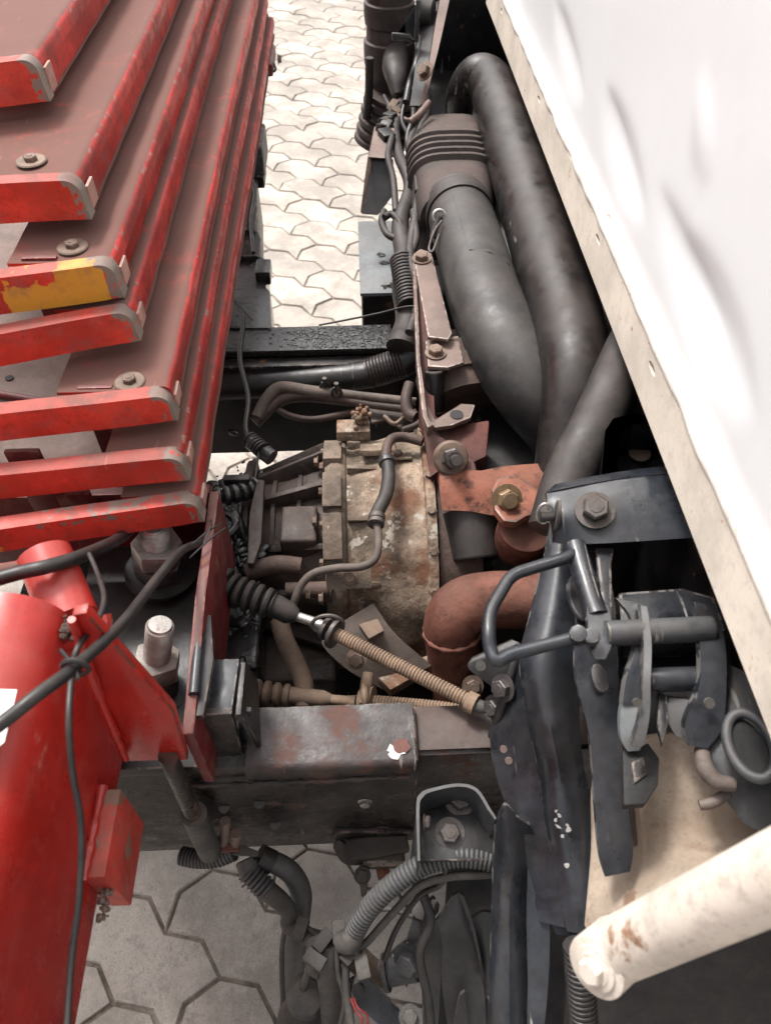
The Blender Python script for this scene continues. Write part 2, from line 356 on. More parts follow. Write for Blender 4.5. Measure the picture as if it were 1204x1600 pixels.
# ================================================================== the ground and its pavers
g = B(); g.bm.faces.new([g.bm.verts.new(v) for v in ((-60, -60, -.007), (60, -60, -.007), (60, 60, -.007), (-60, 60, -.007))])
ground = g.out('ground', 'joint_sand'); ground['kind'] = 'structure'
PL, PW = .285, .1425
def paver_outline():
    u, h = PL / 4, .030
    A = [(i * u, h if i % 2 else 0) for i in range(5)]
    Bq = [(0, 0), (-.028, PW * .5), (0, PW)]
    poly = A[:-1] + [(x + PL, y) for x, y in Bq[:-1]] + [(x, y + PW) for x, y in reversed(A)][:-1] + [(x, y) for x, y in reversed(Bq)][:-1]
    return [Vector((x, y, 0)) for x, y in poly]
def inset(poly, d):
    n = len(poly); out = []
    for i in range(n):
        a, b, c = poly[i - 1], poly[i], poly[(i + 1) % n]
        e1 = (b - a).normalized(); e2 = (c - b).normalized()
        n1 = Vector((-e1.y, e1.x, 0)); n2 = Vector((-e2.y, e2.x, 0)); m = (n1 + n2).normalized()
        out.append(b + m * d / max(.4, m.dot(n1)))
    return out
OUTL = paver_outline()
def paver_bm(b, ox=0, oy=0, dz=0):
    r0 = inset(OUTL, .0028); r1 = inset(OUTL, .0055)
    sh = Vector((ox, oy, 0))
    b.loft([[p + sh + Vector((0, 0, z + dz)) for p in rr] for rr, z in ((r0, -.03), (r0, -.005), (r1, 0))])
pb = B(); paver_bm(pb); bmesh.ops.recalc_face_normals(pb.bm, faces=pb.bm.faces)
bmesh.ops.translate(pb.bm, verts=pb.bm.verts, vec=(-PL / 2, -PW / 2, 0))
pme = bpy.data.meshes.new('paver'); pb.bm.to_mesh(pme); pb.bm.free(); pme.materials.append(MATS['paver'])
PROT = R(-35); ca, sa = math.cos(PROT), math.sin(PROT)
def proj(p):
    d = p - Vector((0, 0, CAM_H)); f = d.dot(FWD)
    if f < .05: return None
    rt = Vector((math.cos(YAW), -math.sin(YAW), 0)); up = rt.cross(FWD)
    return 602 + 1200 * d.dot(rt) / f, 800 - 1200 * d.dot(up) / f
REG = [(100, 1270, 800, 1640), (300, 660, 540, 790), (385, -30, 610, 530), (-10, 480, 180, 660)]
cand = []; rest = []
for j in range(-60, 100):
    for i in range(-44, 44):
        lx = i * PL + (j % 2) * PL / 2; ly = j * PW
        c = Vector((lx * ca - ly * sa, lx * sa + ly * ca, 0))
        if not (-4.5 < c.x < 4.5 and -2.5 < c.y < 8.5): continue
        q = proj(c); ins = q and any(a < q[0] < cc and bb < q[1] < d for a, bb, cc, d in REG)
        (cand if ins else rest).append((c, lx, ly, (c - Vector((0, 0, CAM_H))).length))
cand.sort(key=lambda t: t[3])
for c, lx, ly, _ in cand[:290]:
    o = bpy.data.objects.new('paver', pme); col.objects.link(o); o.rotation_euler = (random.gauss(0, .004), random.gauss(0, .004), PROT + random.gauss(0, .006))
    place(o, c + Vector((0, 0, random.uniform(-.002, .002))), ground)
V, F = [], []; top = inset(OUTL, .006); low = inset(OUTL, .0035)
for c, lx, ly, _ in cand[290:] + rest:
    base = len(V); n = len(top); dz = random.uniform(-.002, .002)
    for rr, z in ((low, -.012), (top, 0)):
        for p in rr:
            x, y = p.x + lx - PL / 2, p.y + ly - PW / 2
            V.append((x * ca - y * sa, x * sa + y * ca, z + dz))
    for k in range(n): F.append((base + k, base + (k + 1) % n, base + n + (k + 1) % n, base + n + k))
    F.append(tuple(base + n + k for k in range(n)))
me = bpy.data.meshes.new('paver_field'); me.from_pydata(V, [], F); me.materials.append(MATS['paver'])
o = bpy.data.objects.new('paver_field', me); col.objects.link(o); place(o, (0, 0, 0), ground); o['kind'] = 'stuff'

# ================================================================== chassis rails
def rail_profile(y0, y1, z0, z1, out):       # C section, web at y = out side
    t = .007; r = .014
    yo, yi = (y0, y1) if out < 0 else (y1, y0); s = 1 if yi > yo else -1
    pr = [(yi, z1), (yo + s * r, z1), (yo + s * r * .3, z1 - r * .3), (yo, z1 - r), (yo, z0 + r), (yo + s * r * .3, z0 + r * .3), (yo + s * r, z0), (yi, z0),
          (yi, z0 + t), (yo + s * r, z0 + t), (yo + s * t, z0 + r), (yo + s * t, z1 - r), (yo + s * r, z1 - t), (yi, z1 - t)]
    return pr
def sweep_x(prof, xs):
    b = B(); b.loft([[Vector((x, y, z)) for y, z in prof] for x in xs]); return b
xe0 = P(655, 1200, Z=.85).x + .001
nr = thing('chassis_rail', 'dark steel chassis rail carrying a chipped reinforcing plate, beside the wiring hoses', 'chassis rail', (0, .4, .57))
sweep_x(rail_profile(.372, .437, .585, .842, -1), [-1.6, 1.6]).out('rail', 'rail_black', nr)
B().span((xe0, .380, .8425), (xe0 + .3, .436, .8445)).bevel(.001).out('dust_strip', 'rail_dusty', nr)
# reinforcing plate: an angle wrapped over the rail top and outer face
xe = P(655, 1200, Z=.85).x
def fish():
    t = .008; r = .016; yo = .362; yi = .432; z1 = .852; z0 = .575
    pr = [(yi, z1), (yo + r, z1), (yo + r * .3, z1 - r * .3), (yo, z1 - r), (yo, z0), (yo + t, z0), (yo + t, z1 - r), (yo + r, z1 - t), (yi, z1 - t)]
    b = B(); b.loft([[Vector((x, y, z)) for y, z in pr] for x in (-1.3, xe)]); b.bevel(.003, 2, 50); return b.out('reinforcing_plate', 'rail_black', nr)
fp = fish()
# worn cap plate welded over the top of the reinforcement
capx0 = P(384, 1160, Z=.862).x
b = B(); r = .008; yo, yi, z1 = .356, .434, .862
pr = [(yi, z1), (yo + r, z1), (yo + r * .55, z1 - r * .12), (yo + r * .15, z1 - r * .5), (yo, z1 - r), (yo, z1 - .032), (yo + .005, z1 - .032), (yo + .005, z1 - r), (yo + r, z1 - .008), (yi, z1 - .008)]
xs = [capx0 + (xe - .003 - capx0) * i / 24 for i in range(25)]
b.loft([[Vector((x, y, z + .0004 * math.sin(x * 90))) for y, z in pr] for x in xs]); b.bevel(.0015, 1, 60)
b.out('cap_plate', 'rail_worn', nr)
# weld bead along the cap
pts = [Vector((capx0 - .08 + i * .006, .354 + random.uniform(-.001, .001), .829 + random.uniform(-.001, .001))) for i in range(64) if capx0 - .08 + i * .006 < xe - .01]
B().tube(pts, [random.uniform(.0015, .0036) for _ in pts], 8, smooth=False).out('weld_bead', 'rail_worn', nr)
# peeled patch with curled white paint at the cap's end
pc = P(624, 1168, Z=.8635)
def flake(c_, rx, ry, th, nrm=UP, n=22, jag=.55, seed=0):
    rnd = random.Random(seed); u = nrm.orthogonal().normalized(); v = nrm.cross(u)
    if abs(nrm.z) > .99: u, v = XA, YA
    return B().prism([c_ + u * math.cos(k / n * 6.283) * rx * rnd.uniform(1 - jag, 1) + v * math.sin(k / n * 6.283) * ry * rnd.uniform(1 - jag, 1) for k in range(n)], nrm * th)
flake(pc + Vector((-.004, -.003, -.0008)), .013, .012, .0005, seed=3).out('peeling_paint', 'decal_white', nr)
flake(pc + Vector((.002, .002, -.0003)), .0125, .0105, .0006, jag=.3, seed=8).out('rust_patch', 'red_oxide', nr)
bolt(P(570, 1253, Y=.3615), -YA, S(P(570, 1253, Y=.36), 9), 'steel', nr, 'flange')
bolt(P(597, 1296, Y=.3615), -YA, S(P(597, 1296, Y=.36), 10), 'bolt_dark', nr, 'flange')
for px, py in ((405, 1255), (430, 1288), (690, 1250), (350, 1262)):
    B().cyl(P(px, py, Y=.3625), P(px, py, Y=.3600), .007, seg=12).out('rivet', 'rail_black', nr)
for px, py in ((775, 1139),):
    B().cyl(P(px, py, Z=.843), P(px, py, Z=.8445), .006, seg=12).out('hole_rim', 'dark_void', nr)

fr = thing('chassis_rail', 'black oil-wet chassis rail running behind the gearbox, tarry strip on its top', 'chassis rail', (0, 1.18, .57))
sweep_x(rail_profile(1.145, 1.215, .60, .846, 1), [-1.6, 1.6]).out('rail', 'rail_black', fr)
B().span((P(300, 530, Z=.85).x - .5, 1.140, .848), (P(612, 530, Z=.85).x, 1.212, .856)).bevel(.002).out('top_strip', 'tar', fr)
B().span((-1.2, 1.118, .62), (P(625, 550, Z=.84).x, 1.1435, .838)).bevel(.004).out('liner_plate', 'black_paint', fr)
b = B()
random.seed(5)
for k in range(260):
    x = random.gauss(-.05, .055); y = random.uniform(1.146, 1.206)
    if x > P(600, 530, Z=.85).x: continue
    bmesh.ops.create_icosphere(b.bm, subdivisions=1, radius=random.uniform(.0012, .003), matrix=Matrix.Translation((x, y, .8568)) @ Matrix.Diagonal((1.3, 1, .5, 1)))
o = b.out('tar_beads', 'tar', fr); o['kind'] = 'stuff'

# cross-member joining the rails under the gearbox tail
cmb = thing('cross_member', 'black channel cross member between the rails behind the gearbox tail', 'cross member', (-.42, .79, .6))
B().span((-.56, .445, .60), (-.40, 1.110, .66)).bevel(.006).out('web', 'black_paint', cmb)
B().span((-.575, .445, .662), (-.385, 1.112, .67)).bevel(.003).out('flange', 'oily_black', cmb)


# ================================================================== crane boom: seven stepped angle sections
boom = thing('crane_boom', 'red stepped crane boom of stacked angle sections, dusty tops and chipped rounded corners', 'crane boom', (-.4, .9, 1.0))
SEC = [  # corner px, left px, top height, face height
    ((46, 92), (-70, 104), 1.372, .055), ((112, 282), (0, 288), 1.31, .052), ((166, 412), (0, 434), 1.252, .050),
    ((194, 488), (0, 522), 1.205, .046), ((254, 618), (0, 648), 1.150, .043), ((275, 716), (0, 742), 1.097, .042), ((298, 784), (0, 828), 1.050, .042)]
POSTS = {2: [60], 4: [140], 5: [25], 6: [100]}
sec_objs = []
for k, (cp, lp, z, h) in enumerate(SEC):
    h *= .90
    c = P(*cp, Z=z); l = P(*lp, Z=z)
    dirx = (c - l).normalized(); c = c + dirx * .006
    rc = .017                                               # rounded shoulder of the folded section
    arc = [(-rc + rc * math.sin(R(90 * i / 7)), -rc + rc * math.cos(R(90 * i / 7))) for i in range(8)]     # (x, z) from top to side
    # folded side run: dusty top, rounded shoulder, red side
    wid = (.30, .16, .12, .09, .13, .09, .09)[k]; t = .004; hs = h + .004
    r2 = .009; arc2 = [(-r2 + r2 * math.sin(R(90 * i / 5)), -r2 + r2 * math.cos(R(90 * i / 5))) for i in range(6)]
    prof = [(-wid, -.005), (-wid * .6, -.0055), (-r2 - .016, -.004), (-r2 - .006, -.0005)] + arc2 + [(.0005, -.020), (-.0045, -.0225), (-.0045, -hs * .98), (-.001, -hs)]
    inner = [(x - t if x > -r2 else x, zz - t if zz > -r2 else zz) for x, zz in reversed(prof)]
    ring = []
    ys = c.y + .016
    for i in range(60):
        y = ys + (2.3 - ys) * (i / 59) ** 1.5; wob = .0007 * math.sin(i * .9 + k * 2) + .0015 * math.sin(y * 5 + k)
        ring.append([Vector((c.x - .002 + x + wob, y, z - .002 + zz + .6 * wob)) for x, zz in prof + inner])
    def wear_s(v, c=c, z=z, k=k):
        f = 0
        if v.z > z - .010 and v.x > c.x - .014: f = .40 if k in (0, 1, 2, 5) else .32
        if k == 6: f = max(f, .30)
        return f
    s_o = B().loft(ring).out('boom_section', 'red_dusty', boom, smooth=50, attr={'wear': wear_s, 'undercoat': lambda v: 0}); sec_objs.append(s_o)
    # end collar: flat bar across the section's end with a rounded top corner
    L = .9; N = 70; dep = Vector((0, .020, 0))
    tops = [(-L + (L - rc) * i / N, 0) for i in range(N)] + arc + [(.001, -h * .75), (.003, -h)]
    rows = []
    for x, zz in tops:
        sag = .0008 * math.sin(x * 22 + k * 3)
        p = c + dirx * x + Vector((0, 0, zz + sag))
        if zz <= -rc or x > -rc: pb2 = c + dirx * max(x - .0, -rc * 1.0) + Vector((0, 0, -h)) if zz > -h + 1e-6 else p + Vector((0, 0, -.001))
        else: pb2 = c + dirx * x + Vector((0, 0, -h + sag))
        rows.append((p, pb2))
    bb = B(); bm_ = bb.bm
    # front face is split in four height bands so chips have an outline
    G = [[bm_.verts.new(p.lerp(q_, j / 4)) for j in range(5)] for p, q_ in rows]
    H = [[bm_.verts.new(p.lerp(q_, j / 4) + dep) for j in (0, 4)] for p, q_ in rows]
    for i in range(len(G) - 1):
        for j in range(4): bm_.faces.new((G[i][j], G[i + 1][j], G[i + 1][j + 1], G[i][j + 1]))
        bm_.faces.new((H[i][0], H[i][1], H[i + 1][1], H[i + 1][0]))
        bm_.faces.new((G[i][0], H[i][0], H[i + 1][0], G[i + 1][0])); bm_.faces.new((G[i][4], G[i + 1][4], H[i + 1][1], H[i][1]))
    bmesh.ops.remove_doubles(bm_, verts=bm_.verts, dist=1e-5)
    def wear(v, c=c, dirx=dirx, z=z, h=h, k=k):
        al = (Vector((v.x, v.y, 0)) - Vector((c.x, c.y, 0))).dot(dirx)
        edge = math.hypot(max(0, al + rc), max(0, v.z - z + rc)) / rc
        s_ = 0
        if al > -.026: s_ = .66 if edge > .85 else (.50 if al > -.012 else .3)
        if k == 6 and v.z > z - .010 and -.19 < al: s_ = max(s_, .46)
        return s_
    def under(v, c=c, dirx=dirx, z=z, h=h, k=k):
        d = Vector((v.x, v.y, 0)) - Vector((c.x, c.y, 0)); al = d.dot(dirx)
        if k == 2 and -.13 < al < -.012: return .78 if (al > -.062 or v.z < z - .022) else .40
        if k == 6 and al < -.228: return .66
        return 0
    bb.out('collar', 'red', s_o, smooth=35, attr={'wear': wear, 'undercoat': under})
    B().span((c.x - .001, c.y + .020, z - h * .95), (c.x + .0028, c.y + .046, z - rc)).bevel(.0012).out('lit_end_face', 'lit_end_pink', s_o)  # added sliver, its pale colour paints the lit end of a return plate
    if k in POSTS:
        for px in POSTS[k]:
            q = P(px, lp[1] + 60, Z=z - h)
            B().span((q.x - .020, c.y + .021, z - h - .075), (q.x + .020, c.y + .028, z - .0045)).bevel(.0015).out('web_post', 'red_dark', s_o)
for (px, py), k in (((45, 240), 1), ((110, 375), 2), ((200, 587), 4)):
    q = P(px, py, Z=SEC[k][2] + .004)
    bolt(q - UP * .0085, UP, .0095, 'bolt_brown', sec_objs[k], 'dome')
# floor tray inside the stack, seen through the gaps
B().span((-1.1, .72, .985), (-.335, 1.45, .993)).bevel(.002).out('inner_tray', 'bracket_tan', boom)
q = P(15, 591, Z=.994); B().cyl(q, q + UP * .0012, .006, seg=14).out('tray_hole', 'dark_void', boom)
pxtube('tie_rod', [(-20, 612, 1.0), (70, 628, 1.0)], 6, 'red_dark', boom)

# ================================================================== crane base under the boom
base = thing('crane_pedestal', 'glossy red crane base beam across the frame with gusset plate and foot block', 'crane base', (-.4, .2, .85))
# box beam along Y with a big rounded top edge
b = B(); x1 = -.272; zt = 1.165; zb = .905; rr = .055
prof = [(-1.0, zb), (x1 - .006, zb), (x1, zb + .006)] + [(x1 - rr + rr * math.cos(a), zt - rr + rr * math.sin(a)) for a in [R(90 * i / 10) for i in range(11)]] + [(-1.0, zt)]
b.loft([[Vector((x + .012 * math.sin(max(0, .30 - y) * 1.2), y, z)) for x, z in prof] for y in [-.5 + i * .05 for i in range(19)]]); b.out('beam', 'red_base', base)
plate('gusset_plate', [(112, 962), (135, 958), (272, 1112), (294, 1188), (200, 1190)], 'red_base', base, .010, Y=.335, bev=.002)
pts = PP([(112, 968), (150, 1075), (197, 1186)], Y=.331)
pts = catmull(pts, 14); B().tube(pts, [random.uniform(.003, .0055) for _ in pts], 8, smooth=False).out('weld_bead', 'red_base', base)
# side plate along the frame, seen from above
xa, ya = P(284, 1135, Z=.99).x, .345
B().prism([Vector((xa, .345, .86)), Vector((xa, .345, .985)), Vector((xa - .002, .50, 1.005)), Vector((xa - .004, .665, 1.0)), Vector((xa - .004, .665, .86))], (.012, 0, 0)).bevel(.002).out('side_plate', 'red_dark', base)
B().span((-.62, .668, .86), (xa - .006, .682, .995)).bevel(.002).out('back_plate', 'red_dark', base)
B().span((x1 - .1, .35, .872), (xa - .001, .667, .892)).bevel(.002).out('bottom_plate', 'black_paint', base)
B().span((x1 + .001, .218, .865), (x1 + .022, .300, .965)).bevel(.002).out('foot_block', 'red_worn', base)
pts = [Vector((x1 + .004, .214 + .088 * i / 14, .967)) for i in range(15)]
B().tube(pts, [random.uniform(.003, .006) for _ in pts], 8, smooth=False).out('weld_bead', 'red_base', base)
pxtube('pillar', [(70, 868, 1.10), (112, 970, 1.08)], 42, 'red_base', base, 24)
q = P(104, 972, Z=1.12); B().tube([q + Vector((math.cos(a) * .036, math.sin(a) * .022, .004 * math.sin(5 * a))) for a in [R(180 + 12 * i) for i in range(17)]], .006, 8, smooth=False).out('weld_bead', 'red_base', base)
q = P(118, 978, Z=1.13); b = B()
for i in range(60):
    bmesh.ops.create_icosphere(b.bm, subdivisions=1, radius=random.uniform(.0015, .0045), matrix=Matrix.Translation(q + Vector((random.uniform(-.01, .01), random.uniform(-.012, .012), random.uniform(-.008, .004)))))
b.out('weld_lump', 'case_brown', base)
q = P(162, 1405, Z=.93); b = B()
for i in range(60):
    bmesh.ops.create_icosphere(b.bm, subdivisions=1, radius=random.uniform(.0012, .0035), matrix=Matrix.Translation(q + Vector((random.uniform(-.005, .005), random.uniform(-.018, .018), random.uniform(-.008, .004)))))
b.out('weld_lump', 'bracket_tan', base)
B().span((P(118, 1560, X=x1).x + .001, .075, .90), (x1 + .018, .105, .955)).bevel(.004).out('lower_lug', 'red_worn', base)
pxtube('rail_bar', [(-30, 898, 1.10), (62, 882, 1.10)], 12, 'red_dusty', base, 12)
# white decal at the frame's edge
pd = [P(-30, 1078, X=x1 + .0), P(28, 1078, X=x1), P(20, 1130, X=x1), P(-30, 1165, X=x1)]
zc = zt + .0012
B().prism([Vector((P(-40, 1076, Z=zc).x, P(-40, 1076, Z=zc).y, zc)), P(28, 1078, Z=zc), P(8, 1160, Z=zc), P(-40, 1200, Z=zc)], (0, 0, .0008)).out('decal', 'decal_white', base)
B().prism([P(-40, 1122, Z=zc + .001), P(14, 1118, Z=zc + .001), P(12, 1124, Z=zc + .001), P(-40, 1130, Z=zc + .001)], (0, 0, .0006)).out('decal_print', 'decal_ink', base)

# tie studs
def stud(label, pnut, ptop, rpx, lower=None):
    t = thing('tie_stud', label, 'stud', pnut)
    ax = (ptop - pnut).normalized(); r = S(pnut, rpx)
    L = (ptop - pnut).length
    rings = []; N = int(L / .0022)
    pts = [pnut + ax * (L * i / (2 * N)) for i in range(2 * N + 1)]
    B().tube(pts, [r * (1.0 if i % 2 else .93) for i in range(2 * N + 1)], 20, smooth=False).out('threaded_rod', 'stud_steel', t, smooth=25)
    B().cyl(ptop, ptop + ax * .003, r * .9, r * .8).out('rod_end', 'steel', t)
    b = B(); bmesh.ops.create_cone(b.bm, cap_ends=True, segments=6, radius1=r * 1.85, radius2=r * 1.75, depth=.026, matrix=Matrix.Translation(pnut + ax * .006) @ ax.to_track_quat('Z', 'Y').to_matrix().to_4x4()); b.bevel(.0015)
    b.out('nut', 'stud_steel', t)
    b = B(); bmesh.ops.create_cone(b.bm, cap_ends=True, segments=6, radius1=r * 1.9, radius2=r * 1.85, depth=.026, matrix=Matrix.Translation(pnut - ax * .024) @ ax.to_track_quat('Z', 'Y').to_matrix().to_4x4() @ Matrix.Rotation(.3, 4, 'Z')); b.bevel(.0015)
    b.out('lock_nut', 'bolt_dark', t)
    B().cyl(pnut - ax * .044, pnut - ax * .038, r * 2.6).out('washer', 'black_paint', t)
    return t
stud('tall threaded steel stud with two nuts beside the red gusset plate', P(244, 1042, Z=.935), P(250, 978, Z=1.005), 21)
stud('steel stud with large nuts tucked under the lowest boom section', P(247, 862, Z=.95), P(240, 822, Z=1.0), 22)
# drop rod down the outer side of the rail
dr = thing('drop_rod', 'dark drop rod in a sleeve hanging outside the reinforced rail', 'rod', P(325, 1335, Y=.33))
p0, p1 = P(262, 1180, Y=.332), P(322, 1318, Y=.33)
B().cyl(p0, p1, S(p0, 15), seg=20).out('rod', 'rail_black', dr)
q0, q1 = P(303, 1272, Y=.33), P(328, 1330, Y=.33)
B().tube([q0, q0 + (q1 - q0) * .1, q1], [S(q0, 20)] * 3, 20, smooth=False, cap=True).out('sleeve', 'harness', dr)
# black mounting bracket on the rail, beside the side plate
mb = thing('mount_bracket', 'black folded steel crane mount bracket standing on the reinforced rail', 'bracket', (-.17, .38, .86))
zt2 = .955
plate('top_plate', [(336, 1030), (374, 1029), (362, 1112), (322, 1114)], 'black_blue', mb, .006, Z=zt2, bev=.0015)
plate('front_plate', [(296, 1118), (362, 1116), (384, 1194), (300, 1196)], 'rail_black', mb, .008, Y=P(340, 1116, Z=zt2).y - .002, bev=.0015)
xq = P(366, 1112, Z=zt2).x
B().prism([Vector((xq, P(366, 1112, Z=zt2).y, zt2 - .007)), Vector((xq, P(372, 1030, Z=zt2).y, zt2 - .007)), Vector((xq + .003, P(372, 1030, Z=zt2).y + .02, .864)), Vector((xq + .012, P(366, 1112, Z=zt2).y, .864))], (.006, 0, 0)).bevel(.001).out('side_web', 'black_paint', mb)
plate('stiffener', [(374, 1112), (392, 1112), (380, 1190), (372, 1150)], 'black_blue', mb, .006, Y=.395, bev=.001)
plate('upright_plate', [(302, 962), (330, 960), (334, 1030), (318, 1118), (300, 1118)], 'black_paint', mb, .010, Z=.985, bev=.002)
q0, q1 = P(312, 990, Z=.992), P(303, 1085, Z=.992); B().cyl(q0, q1, .006, seg=14).out('pin', 'black_blue', mb)
pts = [P(326 - i * 1.2, 1078 + i * 4, Z=.960) for i in range(9)]; B().tube(pts, [random.uniform(.002, .005) for _ in pts], 8, smooth=False).out('weld_bead', 'bolt_dark', mb)
pts = [P(300 + i * 1.0, 1090 + i * 4, Z=.962) for i in range(6)]; B().tube(pts, [random.uniform(.003, .006) for _ in pts], 8, smooth=False).out('weld_bead', 'bolt_dark', mb)

# cables over the crane base
zc = 1.24
c1 = cable('power_cable', [P(-60, 1170, Z=zc), P(0, 1132, Z=zc), P(60, 1085, Z=zc), P(120, 1040, Z=1.22), P(190, 975, Z=1.17), P(245, 905, Z=1.10), P(282, 862, Z=1.04), P(312, 848, Z=1.0), P(322, 838, Z=.98)], S(P(120, 1040, Z=1.2), 10), 'cable_black', seg=14)
tag(c1, 'thick black cable slanting across the red crane base to the gearbox', 'cable')
c2 = cable('thin_wire', [P(140, 866, Z=1.12), P(152, 895, Z=1.13), P(163, 935, Z=1.16), P(150, 975, Z=1.18), P(122, 1012, Z=1.20), P(112, 1060, Z=1.19), P(108, 1130, Z=1.185), P(114, 1210, Z=1.16), P(127, 1290, Z=1.13), P(124, 1400, Z=1.10), P(112, 1500, Z=1.08), P(104, 1620, Z=1.07)], S(P(110, 1150, Z=1.15), 5), 'cable_black')
tag(c2, 'thin dark wire hanging down the side of the red crane base', 'wire')
b = B(); q = P(118, 1043, Z=1.222); 
b.tube([q + Vector((math.cos(a) * .009, 0, math.sin(a) * .010)) for a in [R(20 * i) for i in range(19)]], .0022, 6, smooth=False)
b.tube([q, q + Vector((.006, -.012, .004))], .0015, 6, smooth=False); b.tube([q, q + Vector((-.012, .012, .006))], .0015, 6, smooth=False)
tag(b.out('cable_tie', 'cable_black'), 'black zip tie binding the thick cable to the thin wire', 'cable tie')
c3 = cable('hydraulic_hose', [P(-40, 915, Z=1.13), P(30, 895, Z=1.13), P(75, 885, Z=1.13), P(130, 868, Z=1.10), P(185, 842, Z=1.02), P(215, 815, Z=.98)], S(P(100, 880, Z=1.1), 11), 'cable_black', seg=14)
tag(c3, 'black hose passing below the lowest red boom section', 'hose')
b = B()
for a, bb in (((292, 858), (345, 818)), ((296, 872), (352, 825)), ((318, 850), (330, 812))):
    b.tube(PP([(*a, 1.02), ((a[0] + bb[0]) / 2 + 4, (a[1] + bb[1]) / 2 - 6, 1.02), (*bb, 1.0)]), .0012, 6)
tag(b.out('wire_ends', 'cable_black'), 'stripped loose wire ends at the tip of the thick cable', 'wire')

def sheet(name, rows, m, parent, thick=.005, n=5, vec=None, bev=0, smooth=45, sub=True):
    """a stamped sheet: rows of (px, py, Z) sight points, smoothly interpolated, with real thickness"""
    G = [[P(a, b_, Z=z) for a, b_, z in r] for r in rows]
    if sub:
        G = [catmull(r, 3) if len(r) > 2 else [r[0].lerp(r[1], i / 3) for i in range(4)] for r in G]
        cols = [catmull([g_[i] for g_ in G], n) for i in range(len(G[0]))]
        G = [[c_[i] for c_ in cols] for i in range(len(cols[0]))]
    v = Vector(vec).normalized() if vec is not None else FWD
    b = B(); bm = b.bm
    A = [[bm.verts.new(p) for p in r] for r in G]; C = [[bm.verts.new(p + v * thick) for p in r] for r in G]
    nr_, nc = len(A), len(A[0])
    for i in range(nr_ - 1):
        for j in range(nc - 1):
            bm.faces.new((A[i][j], A[i][j + 1], A[i + 1][j + 1], A[i + 1][j])); bm.faces.new((C[i][j], C[i + 1][j], C[i + 1][j + 1], C[i][j + 1]))
    for i in range(nr_ - 1):
        for j in (0, nc - 1): bm.faces.new((A[i][j], A[i + 1][j], C[i + 1][j], C[i][j])).material_index = 1
    for j in range(nc - 1):
        for i in (0, nr_ - 1): bm.faces.new((A[i][j], A[i][j + 1], C[i][j + 1], C[i][j])).material_index = 1
    if bev: b.bevel(bev, 2, 60)
    return b.out(name, m, parent, smooth=smooth)

# ================================================================== gearbox
AY, AZ = .79, .70
gb = thing('gearbox', 'ribbed brown gearbox with a rusty flaking bell housing between the rails', 'gearbox', (-.05, AY, .5))
prof = [(-.060, .165), (-.060, .181), (-.050, .184), (-.030, .184), (-.027, .178), (-.018, .176), (.0, .180), (.03, .187), (.062, .195), (.080, .197), (.086, .199), (.088, .209), (.101, .209), (.103, .17)]
# subdivide so the casting can be lumpy
P2 = []
for (a, ra), (c_, rc) in zip(prof, prof[1:]):
    m_ = max(1, int((abs(c_ - a) + abs(rc - ra)) / .008))
    P2 += [(a + (c_ - a) * i / m_, ra + (rc - ra) * i / m_) for i in range(m_)]
P2.append(prof[-1])
b = B(); b.revolve([p for p in P2 if p[0] >= -.028], (0, AY, AZ), XA, 110)
from mathutils import noise as mn
for v in b.bm.verts:
    d = Vector((0, v.co.y - AY, v.co.z - AZ))
    if d.length > .15:
        d.normalize(); nz = mn.noise(v.co * 28) * .0022 + mn.noise(v.co * 75) * .0011
        ang = math.atan2(v.co.y - AY, v.co.z - AZ)
        if -.02 < v.co.x < .084: nz += .003 * max(0, math.cos(ang * 9)) ** 6
        v.co += d * nz
bell = b.out('bell_housing', 'bell_rust', gb, smooth=50)
b = B(); b.revolve([(x, r_ + (.004 if -.058 < x < -.03 else 0)) for x, r_ in P2 if x <= -.026], (0, AY, AZ), XA, 90)
for v in b.bm.verts:
    d = Vector((0, v.co.y - AY, v.co.z - AZ))
    if d.length > .15: v.co += d.normalized() * (mn.noise(v.co * 40) * .0015)
b.out('bell_flange', 'bell_flange', gb, smooth=50)
def rad(x, r_, phi): return Vector((x, AY + r_ * math.sin(phi), AZ + r_ * math.cos(phi)))
# rectangular lip on the flange (the long flat joint strip)
for ph, w_ in ((-8, 9), (-30, 10), (20, 10)):
    ring = []
    for i in range(5):
        f = R(ph - w_ + 2 * w_ * i / 4); ring.append([rad(-.062, .17, f), rad(-.062, .196, f), rad(-.034, .196, f), rad(-.034, .17, f)])
    B().loft(ring).bevel(.002).out('flange_boss', 'bell_flange', gb)
# bolted joint seam of bell housing to the engine: row of bolt heads
for i in range(9):
    f = R(-70 + i * 16); bolt(rad(.094, .208, f), rad(0, 1, f) - Vector((0, AY, AZ)), .0065, 'bolt_brown', gb, 'flange')
# short webs on the bell and bolts round the case joint
for ph in (-74, -52, -22, 6, 34, 52):
    f = R(ph); tn = Vector((0, math.cos(f), -math.sin(f))) * .004
    B().prism([p - tn for p in (rad(-.026, .17, f), rad(-.026, .190, f), rad(.02, .186, f), rad(.02, .17, f))], tn * 2).bevel(.0015).out('bell_web', 'bell_flange', gb)
for i in range(8):
    f = R(-78 + i * 18); bolt(rad(-.062, .176, f), -XA, .0075, 'bolt_brown', gb, 'flange')
